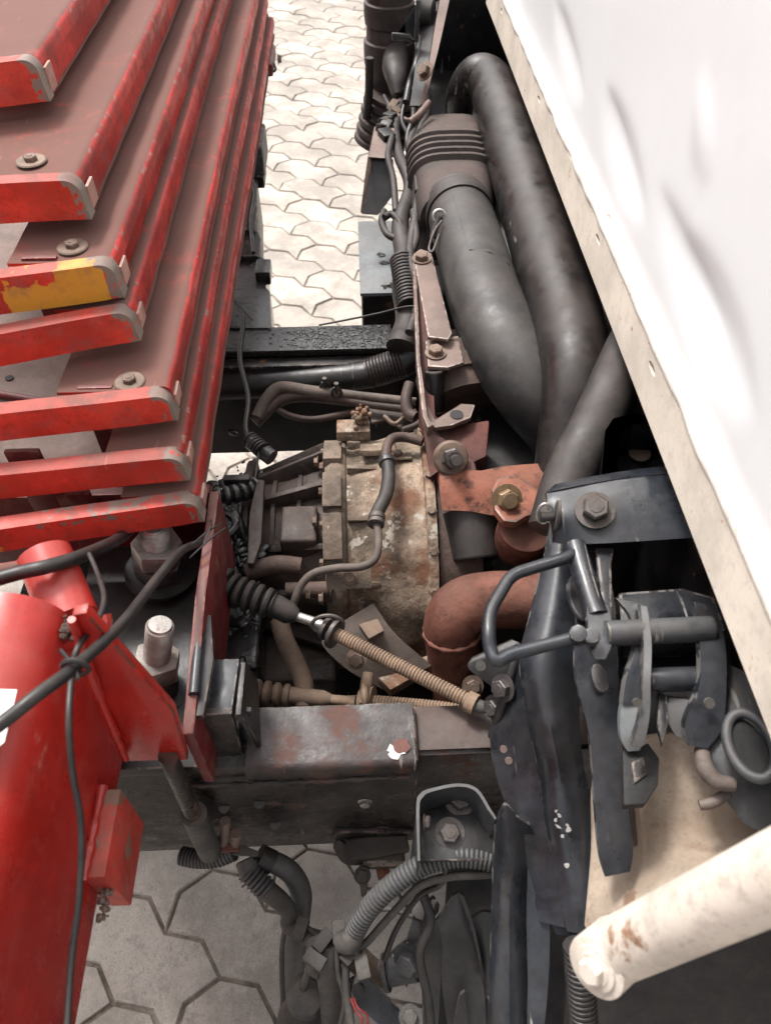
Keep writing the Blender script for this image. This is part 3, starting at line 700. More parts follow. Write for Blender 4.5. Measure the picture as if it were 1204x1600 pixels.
# case body
ring = []
for x, r_ in ((-.175, .128), (-.168, .134), (-.12, .142), (-.08, .155), (-.061, .160)):
    rr = []
    for i in range(48):
        a = 2 * math.pi * i / 48; e = 4.5
        k = (abs(math.cos(a)) ** e + abs(math.sin(a)) ** e) ** (-1 / e)
        kk = 1 + (k - 1) * .45
        rr.append(rad(x, r_ * kk * .96, a))
    ring.append(rr)
b = B(); b.loft(ring); b.out('gear_case', 'case_dark', gb, smooth=40)
for xx in (-.10, -.14):
    B().revolve([(xx - .003, .12), (xx - .003, .158 - (-.06 - xx) * .2), (xx + .003, .158 - (-.06 - xx) * .2), (xx + .003, .12)], (0, AY, AZ), XA, 48).out('ring_rib', 'case_dark', gb)
for ph, top in ((46, 1.0), (22, 1.0), (-2, .98), (-34, .97), (-60, 1.0), (-86, 1.0)):
    f = R(ph); tn = Vector((0, math.cos(f), -math.sin(f))) * .0045
    poly = [rad(-.062, .14, f), rad(-.062, .186 * top, f), rad(-.068, .186 * top, f), rad(-.168, .146, f), rad(-.168, .11, f)]
    B().prism([p - tn for p in poly], tn * 2).bevel(.0018).out('rib', 'case_dark', gb)
# boss box on the case
q0, q1 = P(436, 846, Z=.862), P(498, 788, Z=.862)
B().span((q0.x, q0.y, .79), (q1.x - .002, q1.y, .862)).bevel(.006, 3).out('boss_box', 'case_dark', gb)
for px, py, z in ((497, 722, .868), (495, 815, .872), (505, 935, .82), (485, 928, .82)):
    bolt(P(px, py, Z=z), -XA, .008, 'bolt_brown', gb, 'flange')
# cylinder lug near the drain side
q = P(480, 922, Z=.82); B().cyl(q + XA * -.03, q + XA * .03, .012).out('lug', 'case_brown', gb)
q = P(505, 925, Z=.81); B().cyl(q - XA * .012, q + XA * .012, .015).out('lug', 'case_brown', gb)
# rear plate
b = B(); pts = []
for i in range(40):
    a = 2 * math.pi * i / 40; k = (abs(math.cos(a)) ** 6 + abs(math.sin(a)) ** 6) ** (-1 / 6); pts.append(rad(-.190, .142 * (1 + (k - 1) * .5), a))
b.prism(pts, XA * .013).bevel(.002); b.out('rear_plate', 'case_dark', gb)
b = B(); b.revolve([(-.34, .05), (-.335, .085), (-.28, .095), (-.24, .105), (-.192, .112)], (0, AY, AZ), XA, 40)
b.out('tail_housing', 'oily_black', gb)
# lower trough of the case and side brackets in shadow
B().span((-.17, .56, .60), (-.05, .66, .69)).bevel(.01, 3).out('side_cover', 'case_dark', gb)
# clip plates
q = P(545, 903, Z=.862); B().box(q, (.062, .030, .004), Matrix.Rotation(R(38), 3, 'X')).bevel(.001).out('clip_plate', 'bell_flange', gb)
bolt(P(546, 902, Z=.864), (0, -.6, .8), .0085, 'bolt_brown', gb, 'flange')
q = P(625, 712, Z=.895); B().box(q, (.034, .028, .003), Matrix.Rotation(R(-22), 3, 'X')).bevel(.001).out('clip_plate', 'bell_rust', gb)
bolt(P(621, 711, Z=.898), (0, .2, .9), .008, 'bolt_brown', gb, 'flange')
B().box(P(590, 700, Z=.885), (.055, .055, .010), Matrix.Rotation(R(-28), 3, 'X')).bevel(.003).out('inspection_cover', 'bell_rust', gb)
# top bracket with lifting lump
q = P(552, 672, Z=.895); B().box(q, (.052, .030, .02)).bevel(.003).out('lift_bracket', 'bell_rust', gb)
b = B()
for i in range(70):
    bmesh.ops.create_icosphere(b.bm, subdivisions=2, radius=random.uniform(.002, .0055), matrix=Matrix.Translation(P(563, 652, Z=.915) + Vector((random.gauss(0, .007), random.gauss(.002, .009), random.gauss(-.004, .007)))))
b.out('caked_dirt', 'bell_rust', gb)
# selector shaft with greasy parts at the tail
q0 = P(345, 820, Z=.86)
B().tube([q0 + Vector((math.cos(a) * .022, math.sin(a) * .022, 0)) for a in [R(15 * i) for i in range(25)]], .006, 8, smooth=False).out('ring_clamp', 'oily_black', gb)
bolt(q0 - UP * .004, UP, .012, 'oily_black', gb, 'nut')
B().cyl(P(346, 850, Z=.85), P(352, 872, Z=.80), .016, .018).out('ball_joint', 'oily_black', gb)
plate('detent_bar', [(402, 748), (413, 750), (408, 846), (396, 880), (386, 880), (390, 800)], 'case_dark', gb, .012, Z=.872, bev=.002)

# greasy selector linkage
lk = thing('selector_linkage', 'oil-soaked black selector linkage with shiny grease behind the gearbox', 'linkage', P(355, 860, Z=.75))
random.seed(11)
for pa, pb_, r_ in (((365, 800, .86), (385, 845, .83), .008), ((335, 870, .84), (380, 925, .80), .009), ((375, 790, .85), (360, 905, .80), .006), ((330, 950, .76), (390, 960, .74), .012), ((385, 895, .84), (470, 885, .84), .013), ((372, 845, .83), (392, 905, .80), .010)):
    a, c_ = P(*pa[:2], Z=pa[2]), P(*pb_[:2], Z=pb_[2]); m_ = (a + c_) / 2 + Vector((random.uniform(-.01, .01), random.uniform(-.01, .01), .004))
    B().tube([a, m_, c_], r_, 12).out('link_rod', 'oily_black' if r_ != .013 else 'case_brown', lk)
b = B()
for i in range(420):
    px, py = random.gauss(370, 22), random.gauss(862, 62)
    if px < 322 or px > 412: continue
    bmesh.ops.create_icosphere(b.bm, subdivisions=2, radius=random.choice((.0015, .0025, .004, .007)), matrix=Matrix.Translation(P(px, py, Z=.825 - .0003 * abs(py - 850) + random.uniform(-.012, .012))) @ Matrix.Rotation(random.uniform(0, 6), 4, 'Z') @ Matrix.Diagonal((1.8, 1, .7, 1)))
o = b.out('grease', 'oily_black', lk); o['kind'] = 'stuff'
B().box(P(345, 1000, Z=.70), (.14, .16, .10)).bevel(.012, 3).out('linkage_box', 'oily_black', lk)
for px, py, r_ in ((372, 958, .012), (352, 905, .015), (395, 930, .010)):
    bolt(P(px, py, Z=.80), (0, -.3, 1), r_, 'oily_black', lk, 'bolt')
# corrugated loom to the tail
lm = thing('tail_loom', 'black taped loom and plug reaching the gearbox tail over the sunlit paving', 'loom', P(350, 770, Z=.80))
B().ribbed(P(300, 768, Z=.88), P(398, 760, Z=.86), .013, .006, .012, mid=PP([(330, 776, .875), (365, 772, .87)])).out('loom', 'oily_black', lm)
B().cyl(P(392, 690, Z=.86), P(425, 715, Z=.85), .013, .014).out('plug', 'oily_black', lm)
B().ribbed(P(390, 686, Z=.86), P(412, 705, Z=.858), .0125, .004, .006).out('plug_boot', 'cable_black', lm)
cable('lead', PP([(368, 470, .90), (380, 500, .9), (375, 560, .89), (388, 620, .88), (384, 668, .87), (394, 692, .865)]), .0045, 'cable_black', lm)
cable('lead', PP([(404, 706, .862), (400, 740, .862), (392, 765, .862), (380, 762, .865)]), .0018, 'cable_black', lm)
cable('lead', PP([(366, 470, .93), (395, 500, .92)]), .0015, 'cable_black', lm)
b = B().span(P(362, 748, Z=.88) - Vector((.012, .008, .008)), P(382, 752, Z=.88) + Vector((.008, .01, .006))); b.bevel(.003); b.out('connector', 'cable_black', lm)

# breather pipe over the bell housing
bp = thing('breather_pipe', 'thin steel and rubber breather pipe looping over the rusty bell housing', 'pipe', P(600, 800, Z=.85))
pxtube('steel_pipe', [(660, 690, .92), (632, 683, .92), (612, 686, .925), (604, 700, .925), (604, 722, .922)], 8, 'case_brown', bp, 12)
pxtube('rubber_hose', [(604, 716, .922), (607, 745, .922), (602, 775, .918), (590, 800, .912), (587, 820, .907)], 11, 'rubber', bp, 14)
pxtube('steel_pipe', [(588, 815, .907), (591, 845, .902), (586, 872, .895), (565, 885, .888), (525, 888, .88), (490, 896, .872), (470, 915, .86), (460, 940, .845), (455, 962, .82)], 6.5, 'plate_dusty', bp, 12)
for p0, p1 in (((603, 717), (605, 725)), ((589, 806), (588, 813)), ((588, 814), (587, 820))):
    z = .922 if p0[1] < 750 else .909
    q = P(*p0, Z=z); B().cyl(P(*p0, Z=z), P(*p1, Z=z), S(q, 13.5), seg=18).bevel(.0008).out('hose_clamp', 'bolt_dark', bp)
pxtube('rubber_hose', [(436, 968, .80), (445, 1000, .79), (462, 1035, .775), (474, 1065, .765), (477, 1092, .755)], 15, 'boot_dusty', bp, 14)
pxtube('steel_pipe', [(477, 1085, .757), (478, 1130, .74)], 8, 'boot_dusty', bp, 12)
q = P(476, 1092, Z=.757); B().cyl(q + Vector((0, .006, .004)), q - Vector((0, .006, .004)), S(q, 18), seg=18).out('hose_clamp', 'bolt_brown', bp)

# two shift cables
def shift_cable(label, boot, body, thin, clip, sleeve, tip, boot_m, sleeve_r, boot_r, name='shift_cable'):
    t = thing(name, label, 'shift cable', P(*clip))
    def Q(p): return P(p[0], p[1], Z=p[2])
    a = Q(boot[0]); B().ribbed(a, Q(boot[-1]), [S(a, boot_r), S(a, boot_r * .82)], S(a, boot_r * .42), S(a, 15), mid=[Q(p) for p in boot[1:-1]], seg=18).out('rubber_boot', boot_m, t)
    pts = [Q(p) for p in body]; B().tube(pts, [S(pts[0], boot_r * .8), S(pts[0], boot_r * .74), S(pts[0], boot_r * .45)], 18, smooth=False).out('boot_collar', boot_m, t)
    pts = [Q(p) for p in thin]; B().tube(pts, [S(pts[0], 8), S(pts[0], 8), S(pts[0], 11)], 14, smooth=False).out('inner_rod', 'steel' if boot_m == 'rubber' else 'cable_sleeve', t)
    pts = [Q(p) for p in sleeve]; B().ribbed(pts[0], pts[-1], S(pts[0], sleeve_r), S(pts[0], 1.9), S(pts[0], 5.0), seg=14, mid=pts[1:-1]).out('sleeve', 'cable_sleeve', t)
    q = Q(clip); ax = (pts[1] - pts[0]).normalized()
    for dd, f in ((-.010, 1.0), (.004, 1.35)):
        B().cyl(q + ax * dd, q + ax * (dd + .006), S(q, sleeve_r * 1.75 * f), seg=18).bevel(.001).out('clip', 'bolt_dark' if boot_m == 'rubber' else 'cable_sleeve', t)
    pts = [Q(p) for p in tip]; B().tube(pts, [S(pts[0], 11), S(pts[0], 11), S(pts[0], 7), S(pts[0], 7)][:len(pts)], 12, smooth=False).out('end_fitting', 'harness', t)
    return t, ax
t, ax = shift_cable('shift cable with black bellows boot slanting over the bell housing bracket', [(332, 900, .89), (365, 922, .88), (398, 935, .875), (428, 946, .87)], [(424, 944, .871), (452, 958, .865), (464, 963, .862)],
            [(460, 962, .862), (485, 970, .86), (505, 980, .858)], (516, 986, .857), [(520, 988, .857), (630, 1044, .862), (745, 1102, .868)], [(742, 1101, .868), (752, 1105, .869), (762, 1108, .869), (778, 1114, .869)], 'rubber', 10.5, 24)
q = P(512, 984, Z=.862); B().tube([q + Vector((math.cos(a) * .020, math.sin(a) * .006 + .004, .012 * math.sin(a) + .006)) for a in [R(25 * i) for i in range(14)]], .0028, 8).out('spring_clip', 'bolt_dark', t)
q = P(736, 1098, Z=.868); B().cyl(q - ax * .006, q + ax * .006, S(q, 17), seg=18).out('end_clamp', 'cable_sleeve', t)
t, ax = shift_cable('dust-coated tan shift cable lying low behind the reinforced rail', [(398, 1082, .76), (426, 1085, .76), (456, 1088, .76)], [(452, 1087, .76), (505, 1092, .765), (518, 1093, .765)],
            [(515, 1093, .765), (540, 1095, .768), (556, 1097, .77)], (572, 1096, .772), [(580, 1097, .775), (680, 1106, .79), (765, 1118, .80)], [(762, 1117, .80), (772, 1118, .80)], 'boot_dusty', 10.5, 18)
# bracket that holds the shift cables
cb = thing('cable_bracket', 'grey triangular cable bracket bolted below the bell housing', 'bracket', P(590, 1020, Z=.75))
sheet('plate', [[(508, 988, .80), (583, 943, .835)], [(505, 1010, .79), (612, 985, .815)], [(545, 1048, .765), (640, 1012, .80)], [(600, 1078, .745), (674, 1040, .785)]], 'plate_dusty', cb, .006)
plate('upright', [(560, 975), (590, 966), (600, 985), (576, 998)], 'boot_dusty', cb, .012, Z=.832)
bolt(P(556, 1030, Z=.80), (0, -.6, .75), .010, 'bolt_brown', cb, 'bolt'); bolt(P(738, 1072, Z=.80), (0, -.6, .75), .010, 'bolt_brown', cb, 'bolt')
pxtube('stay', [(575, 1052, .79), (572, 1075, .785), (570, 1100, .78)], 10, 'cable_sleeve', cb, 12)
q = P(570, 1092, Z=.778)
B().tube([q + Vector((0, math.cos(a) * .016, math.sin(a) * .02)) for a in [R(30 * i) for i in range(13)]], .005, 8, smooth=False).out('eye', 'cable_sleeve', cb)
plate('foot', [(590, 1058), (625, 1050), (648, 1030), (672, 1022), (668, 1045), (610, 1078)], 'bell_rust', cb, .02, Z=.775)

# ================================================================== exhaust elbow
ex = thing('exhaust_pipe', 'rust-brown exhaust elbow bending down beside the bell housing', 'exhaust', P(718, 1110, Z=.6))
B().tube(PP([(905, 925, .88), (830, 936, .87), (765, 938, .87), (725, 948, .865), (706, 972, .845), (707, 1010, .80), (714, 1060, .74), (720, 1120, .66), (726, 1160, .58)]), [.0385, .0385, .0385, .039, .038, .037, .037, .037, .037], 28, 8).out('elbow', 'exhaust', ex, smooth=60)
q = P(707, 985, Z=.832); ax = (P(710, 1030, Z=.78) - q).normalized()
u = ax.orthogonal().normalized(); v = ax.cross(u)
B().tube([q + (u * math.cos(a) + v * math.sin(a)) * .0385 for a in [R(10 * i) for i in range(37)]], [.0028 + .0012 * math.sin(i * 2.1) for i in range(37)], 8, smooth=False).out('weld_ring', 'exhaust', ex)

# ================================================================== engine block mass behind everything
eb = thing('engine_block', 'dark brown engine block under the cab beyond the bell housing', 'engine', (.5, .85, .5))
B().span((.175, .70, .46), (1.1, 1.06, .86)).bevel(.02, 3).out('block', 'black_paint', eb)
B().span((-.32, .445, .44), (.62, .86, .50)).bevel(.01, 2).out('dark_filler_slab', 'black_paint', eb)  # dark slab added to hide the sunlit ground below the gearbox
B().revolve([(.104, .15), (.104, .200), (.165, .200), (.17, .15)], (0, AY, AZ), XA, 48).out('flywheel_housing', 'case_brown', eb)
q0, q1 = P(735, 800, Z=.88), P(744, 872, Z=.845)
B().tube([q0, q0.lerp(q1, .8), q1], [S(q0, 46), S(q0, 40), S(q0, 38)], 28, smooth=False).out('outlet_stub', 'rubber', eb)
ax = (q1 - q0).normalized(); B().tube([q1 + ax * .001, q1 - ax * .012 + ax * .0125], [S(q1, 30), S(q1, 30)], 24, smooth=False).out('stub_bore', 'dark_void', eb)
u = ax.orthogonal().normalized(); v = ax.cross(u)
B().tube([q1 + (u * math.cos(a) + v * math.sin(a)) * S(q1, 34) for a in [R(12 * i) for i in range(31)]], .0035, 8, smooth=False).out('stub_lip', 'rubber', eb)

# ================================================================== engine rear mount
em = thing('engine_mount', 'red oxide engine rear mount with mottled rusty arm and tan top strap', 'engine mount', P(700, 650, Z=.75))
sheet('mount_block', [[(646, 395, .98), (668, 392, .98)], [(650, 520, .965), (676, 525, .965)], [(655, 600, .955), (680, 660, .94)], [(664, 690, .935), (700, 692, .93)], [(672, 745, .92), (706, 720, .925)]], 'red_oxide', em, .05, vec=(0.15, .25, -1))
B().prism([P(655, 610, Z=.945), P(672, 742, Z=.915), P(700, 742, Z=.915), P(760, 712, Z=.92), P(765, 655, Z=.93), P(735, 660, Z=.93), P(690, 660, Z=.935)], (0.0, .0, -.12)).bevel(.005, 2).out('mount_casting', 'red_oxide', em)
plate('side_rim', [(644, 400), (650, 400), (656, 560), (668, 650), (676, 664), (668, 668), (660, 650), (650, 560)], 'bracket_tan', em, .02, Z=.982, bev=.002)
plate('top_strap', [(645, 398), (656, 388), (674, 394), (706, 520), (700, 530), (668, 526)], 'bracket_tan', em, .006, Z=1.0, bev=.0025)
plate('strap_tab', [(664, 532), (716, 524), (724, 566), (700, 574), (668, 572)], 'bracket_tan', em, .007, Z=.985, bev=.0025)
bolt(P(658, 405, Z=1.001), UP, .0115, 'bolt_brown', em, 'bolt'); bolt(P(680, 552, Z=.986), UP, .0115, 'bolt_brown', em, 'bolt')
B().cyl(P(678, 578, Z=.975), P(679, 644, Z=.915), S(P(678, 600, Z=.95), 15), seg=20).bevel(.003).out('rubber_bush', 'black_paint', em)
b = B(); pa = [(668, 632), (680, 655), (720, 630), (742, 632), (735, 652), (706, 664), (680, 668), (668, 655)]
b.prism(PP(pa, Z=.948), (0, 0, -.008)); b.bevel(.002); b.out('lip_plate', 'bracket_tan', em)
q = P(713, 648, Z=.9485); B().cyl(q, q + UP * .001, .010, seg=16).out('plate_hole', 'dark_void', em)
q0, q1 = P(706, 560, Z=.93), P(725, 628, Z=.90)
B().tube([q0, q0.lerp(q1, .3), q0.lerp(q1, .32), q0.lerp(q1, .62), q0.lerp(q1, .64), q1], [.062, .062, .068, .068, .062, .06], 26, smooth=False).out('starter_drum', 'case_brown', em)
# mottled arm
arm = sheet('rusty_arm', [[(690, 708, .94), (735, 735, .94), (790, 728, .94), (870, 722, .94)], [(686, 752, .935), (735, 762, .937), (790, 760, .937), (870, 755, .937)], [(690, 797, .915), (735, 799, .917), (782, 806, .915), (870, 800, .92)]], 'rust_plate', em, .014)
B().prism(PP([(684, 735, .94), (697, 708, .944), (720, 700, .945), (742, 722, .942), (748, 748, .938), (700, 762, .934)]), (0, 0, -.03)).bevel(.005, 3).out('arm_pad', 'red_oxide', em)
d = Vector((.06, -.72, .62))
q = P(704, 716, Z=.952); bolt(q, d, .0155, 'bolt_dark', em, 'bolt', 'stud_nut')
B().cyl(q - d * .004, q + d * .007, .026, .023, seg=24).bevel(.002).out('stud_washer', 'bolt_brown', em)
B().cyl(q + d * .014, q + d * .034, .0125, .0115, seg=16).out('stud', 'bolt_dark', em); B().cyl(q + d * .034, q + d * .046, .0075, .007, seg=12).out('stud_tip', 'bolt_dark', em)
plate('arm_lug', [(768, 764), (776, 748), (795, 740), (815, 746), (838, 762), (856, 778), (850, 800), (822, 806), (806, 816), (786, 814), (772, 796)], 'rust_plate', em, .014, Z=.952, bev=.004)
q = P(791, 780, Z=.955); bolt(q, d, .0145, 'bolt_yellow', em, 'bolt'); B().cyl(q, q + d * .022, .0105, .010, seg=16).out('bolt_shank', 'bolt_yellow', em)
q = P(822, 822, Z=.925); B().cyl(q, q + Vector((0, .02, -.06)), S(q, 43), seg=30).bevel(.003).out('bush_cup', 'exhaust', em)

# ================================================================== air intake
pa = thing('intake_pipe', 'long black air intake pipe arching along the cab rear edge', 'intake pipe', P(880, 700, Z=.85))
ptsA = PP([(722, 235, .88), (717, 185, .97), (722, 145, 1.03), (742, 118, 1.07), (764, 128, 1.07), (785, 175, 1.06), (818, 280, 1.04), (858, 410, 1.03), (893, 530, 1.03), (898, 600, 1.01), (888, 680, .96), (876, 770, .90), (866, 860, .83)])
B().tube(ptsA, [.030, .031, .035, .040, .048, .056, .0585, .0575, .051, .047, .044, .042, .042], 36, 8).out('pipe', 'pipe_black', pa, smooth=60)
hb = thing('intake_hose', 'grey rubber intake hose with a wire clamp, elbowing under the black pipe', 'intake hose', P(760, 500, Z=.9))
ptsB = PP([(712, 318, 1.0), (722, 352, 1.0), (738, 405, 1.0), (758, 470, .995), (790, 545, .98), (832, 610, .95), (878, 668, .90), (900, 720, .85)])
rB = S(P(738, 405, Z=1.0), 53)
B().tube(ptsB, [rB * 1.0, rB, rB, rB * 1.03, rB * 1.05, rB * 1.03, rB, rB], 36, 8).out('hose', 'hose_grey', hb, smooth=60)
sub = catmull(ptsB, 8)
# overlapping cuff: covers the left upper part only, with a stepped edge
b = B(); rg = []; rg2 = []
cuff = sub[7:24]
for i, p in enumerate(cuff):
    tn = (cuff[min(i + 1, len(cuff) - 1)] - cuff[max(i - 1, 0)]).normalized(); u = (UP - tn * UP.dot(tn)).normalized(); v = tn.cross(u)
    rgs = []; rgo = []
    for k in range(19):
        a = R(-20 + 150 * k / 18)
        if i > 13: a = R(-20 + 30 * (i - 13) + (150 - 30 * (i - 13)) * k / 18)
        rgs.append(p + (u * math.cos(a) - v * math.sin(a)) * rB * -1 * -1.045); rgo.append(p + (u * math.cos(a) - v * math.sin(a)) * rB * .99)
    rg.append(rgs + list(reversed(rgo)))
b.loft(rg); b.out('cuff', 'hose_grey', hb, smooth=40)
for off, rr_, w_ in ((2, 1.05, .010), (4, 1.075, .012)):
    p = sub[off]; tn = (sub[off + 1] - sub[off - 1]).normalized()
    B().tube([p - tn * w_, p - tn * w_ * .6, p + tn * w_ * .6, p + tn * w_], [rB * rr_ * .985, rB * rr_, rB * rr_, rB * rr_ * .985], 36, smooth=False).out('clamp_band', 'rubber', hb)
q = P(686, 338, Z=1.04); B().cyl(q, P(675, 372, Z=1.01), .006, seg=12).out('clamp_screw', 'bolt_dark', hb)
b = B(); b.tube([q + Vector((math.cos(a) * .011, math.sin(a) * .006, math.sin(a) * .009)) for a in [R(30 * i) for i in range(13)]], .003, 8, smooth=False); b.out('clamp_buckle', 'steel', hb)
q = P(672, 378, Z=1.01); B().tube(PP([(690, 345, 1.045), (678, 362, 1.035), (670, 388, 1.02), (676, 392, 1.02), (686, 366, 1.03)]), .0022, 8).out('clamp_wire', 'bolt_dark', hb)

rs = thing('intake_bellows', 'ridged rubber intake resonator box joining the grey hose', 'bellows', P(700, 270, Z=.9))
def ring_at(cx, cy, z, wpx, hgt, e=3.2, skew=0):
    c_ = P(cx, cy, Z=z); w_ = S(c_, wpx); out = []
    for k in range(40):
        a = 2 * math.pi * k / 40; kx = math.copysign(abs(math.cos(a)) ** (2 / e), math.cos(a)); kz = math.copysign(abs(math.sin(a)) ** (2 / e), math.sin(a))
        out.append(c_ + Vector((kx * w_, skew * kz * w_, kz * hgt)))
    return out
rings = [ring_at(702, 215, .97, 30, .03), ring_at(702, 217, .97, 46, .050), ring_at(702, 222, .97, 54, .060), ring_at(703, 240, .97, 61, .066), ring_at(703, 252, .97, 63, .068)]
for i in range(5):
    y = 256 + i * 9.5
    rings += [ring_at(703 + i, y, .97, 64, .066), ring_at(703 + i, y + 2, .97, 71, .076), ring_at(703 + i, y + 5, .97, 71, .076), ring_at(703 + i, y + 7, .97, 64, .066)]
rings += [ring_at(706, 304, .972, 62, .064, 2.8), ring_at(708, 316, .975, 62, .064, 2.5), ring_at(710, 330, .985, 60, .062, 2.1), ring_at(712, 340, .99, 56, .058, 2)]
B().loft(rings).out('bellows_body', 'bellows', rs, smooth=42)
rings = [ring_at(672, 300, .94, 12, .03), ring_at(672, 305, .94, 30, .06), ring_at(674, 335, .94, 34, .068), ring_at(682, 372, .94, 30, .06), ring_at(686, 385, .94, 14, .03)]
B().loft(rings).out('lower_chamber', 'bellows', rs, smooth=42)

# ================================================================== cab
cab = thing('truck_cab', 'white truck cab with pressed rear panel, rusty seam and cream lower flange', 'truck cab', (.9, .9, 1.15))
CX = .311; Y0, Y1 = -.42, 2.02
# pressed rear panel: grid with lens-shaped dents
def yz(px, py):
    p = P(px, py, X=CX + .012); return p.y, p.z
LENS = [((868, 15), (906, 135), .017, .007), ((950, 155), (1002, 315), .018, .008), ((1098, 130), (1108, 270), .012, -.004), ((1078, 395), (1168, 615), .022, .009)]
LL = [(Vector(yz(*a)), Vector(yz(*c_)), wd, dp) for a, c_, wd, dp in LENS]
for dy in (-.62, -1.24): LL += [(a + Vector((dy, 0)), c_ + Vector((dy, 0)), wd, dp) for a, c_, wd, dp in LL[:4]]
def dent(y, z):
    q = Vector((y, z)); d = 0
    for a, c_, wd, dp in LL:
        ab = c_ - a; L = ab.length; t = (q - a).dot(ab) / (L * L); 
        if not -.4 < t < 1.4: continue
        perp = (q - a).x * (-ab.y / L) + (q - a).y * (ab.x / L)
        s_ = max(0, 1 - ((t - .5) / .62) ** 2); w_ = wd * (s_ ** .5 + .05)
        if s_ > 0:
            u = perp / w_; d += dp * s_ * (math.exp(-u * u) if u < 0 else math.exp(-(u * .55) ** 2))
    d += .0025 * math.sin(y * 3.1 + z * 2.2) + .0012 * mn.noise(Vector((y * 2.2, z * 2.2, 3)))
    return d
b = B(); NY, NZ = 190, 120
G = []
for i in range(NY + 1):
    y = Y0 + (Y1 - Y0) * i / NY; row = []
    for j in range(NZ + 1):
        z = 1.218 + (2.62 - 1.218) * (j / NZ) ** 1.5; fade = min(1, (z - 1.218) / .04)
        row.append(b.bm.verts.new((CX + .012 + dent(y, z) * fade, y, z)))
    G.append(row)
for i in range(NY):
    for j in range(NZ): b.bm.faces.new((G[i][j], G[i][j + 1], G[i + 1][j + 1], G[i + 1][j]))
ex_ = bmesh.ops.extrude_face_region(b.bm, geom=b.bm.faces[:])
bmesh.ops.translate(b.bm, verts=[e for e in ex_['geom'] if isinstance(e, bmesh.types.BMVert)], vec=(.02, 0, 0))
b.out('rear_panel', 'cab_white', cab, smooth=60)
# lower flange with drain slots
segs = []; hole_y = sorted(P(px, py, X=CX).y for px, py in ((781, 38), (838, 178), (928, 397), (1010, 600)))
b = B(); bm = b.bm
zl, zh = 1.15, 1.214
def holed(y0, y1, yc=None):
    if yc is None:
        bm.faces.new([bm.verts.new(v) for v in ((CX, y0, zl), (CX, y1, zl), (CX, y1, zh), (CX, y0, zh))]); return
    zc_ = zh - .016; o_ = [(y0, zl), (yc, zl), (y1, zl), (y1, zc_), (y1, zh), (yc, zh), (y0, zh), (y0, zc_)]
    an = [225, 270, 315, 0, 45, 90, 135, 180]
    i_ = [(yc + .013 * math.cos(R(a)), zc_ + .0045 * math.sin(R(a))) for a in an]
    Ov = [bm.verts.new((CX, *p)) for p in o_]; Iv = [bm.verts.new((CX, *p)) for p in i_]
    for k in range(8): bm.faces.new((Ov[k], Ov[(k + 1) % 8], Iv[(k + 1) % 8], Iv[k]))
cur = Y0
for yh in hole_y:
    if yh - .03 > cur: holed(cur, yh - .03)
    holed(yh - .03, yh + .03, yh); cur = yh + .03
holed(cur, Y1)
B().span((CX + .0065, Y0, 1.1965), (CX + .0108, Y1, 1.2125)).out('slot_shade_strip', 'black_paint', cab)  # dark strip added behind the drain slots to paint their shade
bmesh.ops.remove_doubles(bm, verts=bm.verts, dist=1e-5)
ex_ = bmesh.ops.extrude_face_region(bm, geom=bm.faces[:]); bmesh.ops.translate(bm, verts=[e for e in ex_['geom'] if isinstance(e, bmesh.types.BMVert)], vec=(.005, 0, 0))
b.out('lower_flange', 'cab_cream', cab)
pts = [Vector((CX + .006 + .0012 * mn.noise(Vector((i * .21, 0, 0))), Y0 + (Y1 - Y0) * i / 240, 1.219 + .0025 * mn.noise(Vector((i * .13, 2, 0))))) for i in range(241)]
B().tube(pts, [.0085 + .0022 * mn.noise(Vector((i * .17, 5, 1))) for i in range(241)], 10, smooth=False).out('seam_bead', 'seal_bead', cab, smooth=60)
# body shell: roof, sides, front (gives the cab its shadow), floor
b = B()
b.span((CX + .034, Y0, 2.60), (1.85, Y1, 2.66)); b.out('roof', 'cab_white', cab)
B().span((CX + .034, Y0 - .03, 1.20), (1.85, Y0 - .001, 2.66)).out('side_panel', 'cab_white', cab)
B().span((CX + .034, Y1 + .001, 1.20), (1.85, Y1 + .03, 2.66)).out('side_panel', 'cab_white', cab)
B().span((1.851, Y0 - .03, 1.0), (1.90, Y1 + .03, 2.66)).out('front_panel', 'cab_white', cab)
B().span((CX + .007, Y0, 1.162), (1.85, Y1, 1.196)).out('floor', 'black_paint', cab)
# pressed dark floor sills seen under the far edge
for z, xx in ((1.11, .42), (1.06, .50)):
    B().span((xx, -.3, z), (xx + .09, 1.95, z + .045)).bevel(.01, 3).out('floor_sill', 'black_paint', cab)

B().span((.405, .30, .55), (.42, 2.3, 1.158)).out('light_gap_wall', 'black_paint', cab)  # black wall added to block the light gaps beneath the cab
B().span((.16, 2.10, .55), (.42, 2.16, 1.15)).out('light_gap_end', 'black_paint', cab)  # added end piece closing the same light gap
# white side stay with a rounded lower end and bolt
st = thing('side_stay', 'white cab side stay with rounded bolted lower end above the black mudguard', 'stay', P(945, 1500, Y=.12))
ys = .115
q0, q1 = P(948, 1492, Y=ys), P(1260, 1345, Y=ys); ax = (q1 - q0).normalized(); rt_ = .0215
B().tube([q0 - ax * .002, q0, q0 + ax * .004, q0 + ax * .03, q1 + ax * .30], [rt_ * .86, rt_ * .96, rt_, rt_, rt_], 36, smooth=False).out('tube', 'stay_cream', st, smooth=30)
dz_ = Vector((-.72, -.45, .42)).normalized(); qb = q0 + ax * .010
B().cyl(qb - dz_ * .010, qb + dz_ * (rt_ + .002), rt_ * 1.02, seg=36).bevel(.0015).out('end_boss', 'stay_cream', st)
B().cyl(qb + dz_ * (rt_ + .0015), qb + dz_ * (rt_ + .0045), rt_ * .74, seg=30).bevel(.0008).out('washer', 'stay_cream', st)
bolt(qb + dz_ * (rt_ + .004), dz_, .0095, 'stay_cream', st, 'flange')
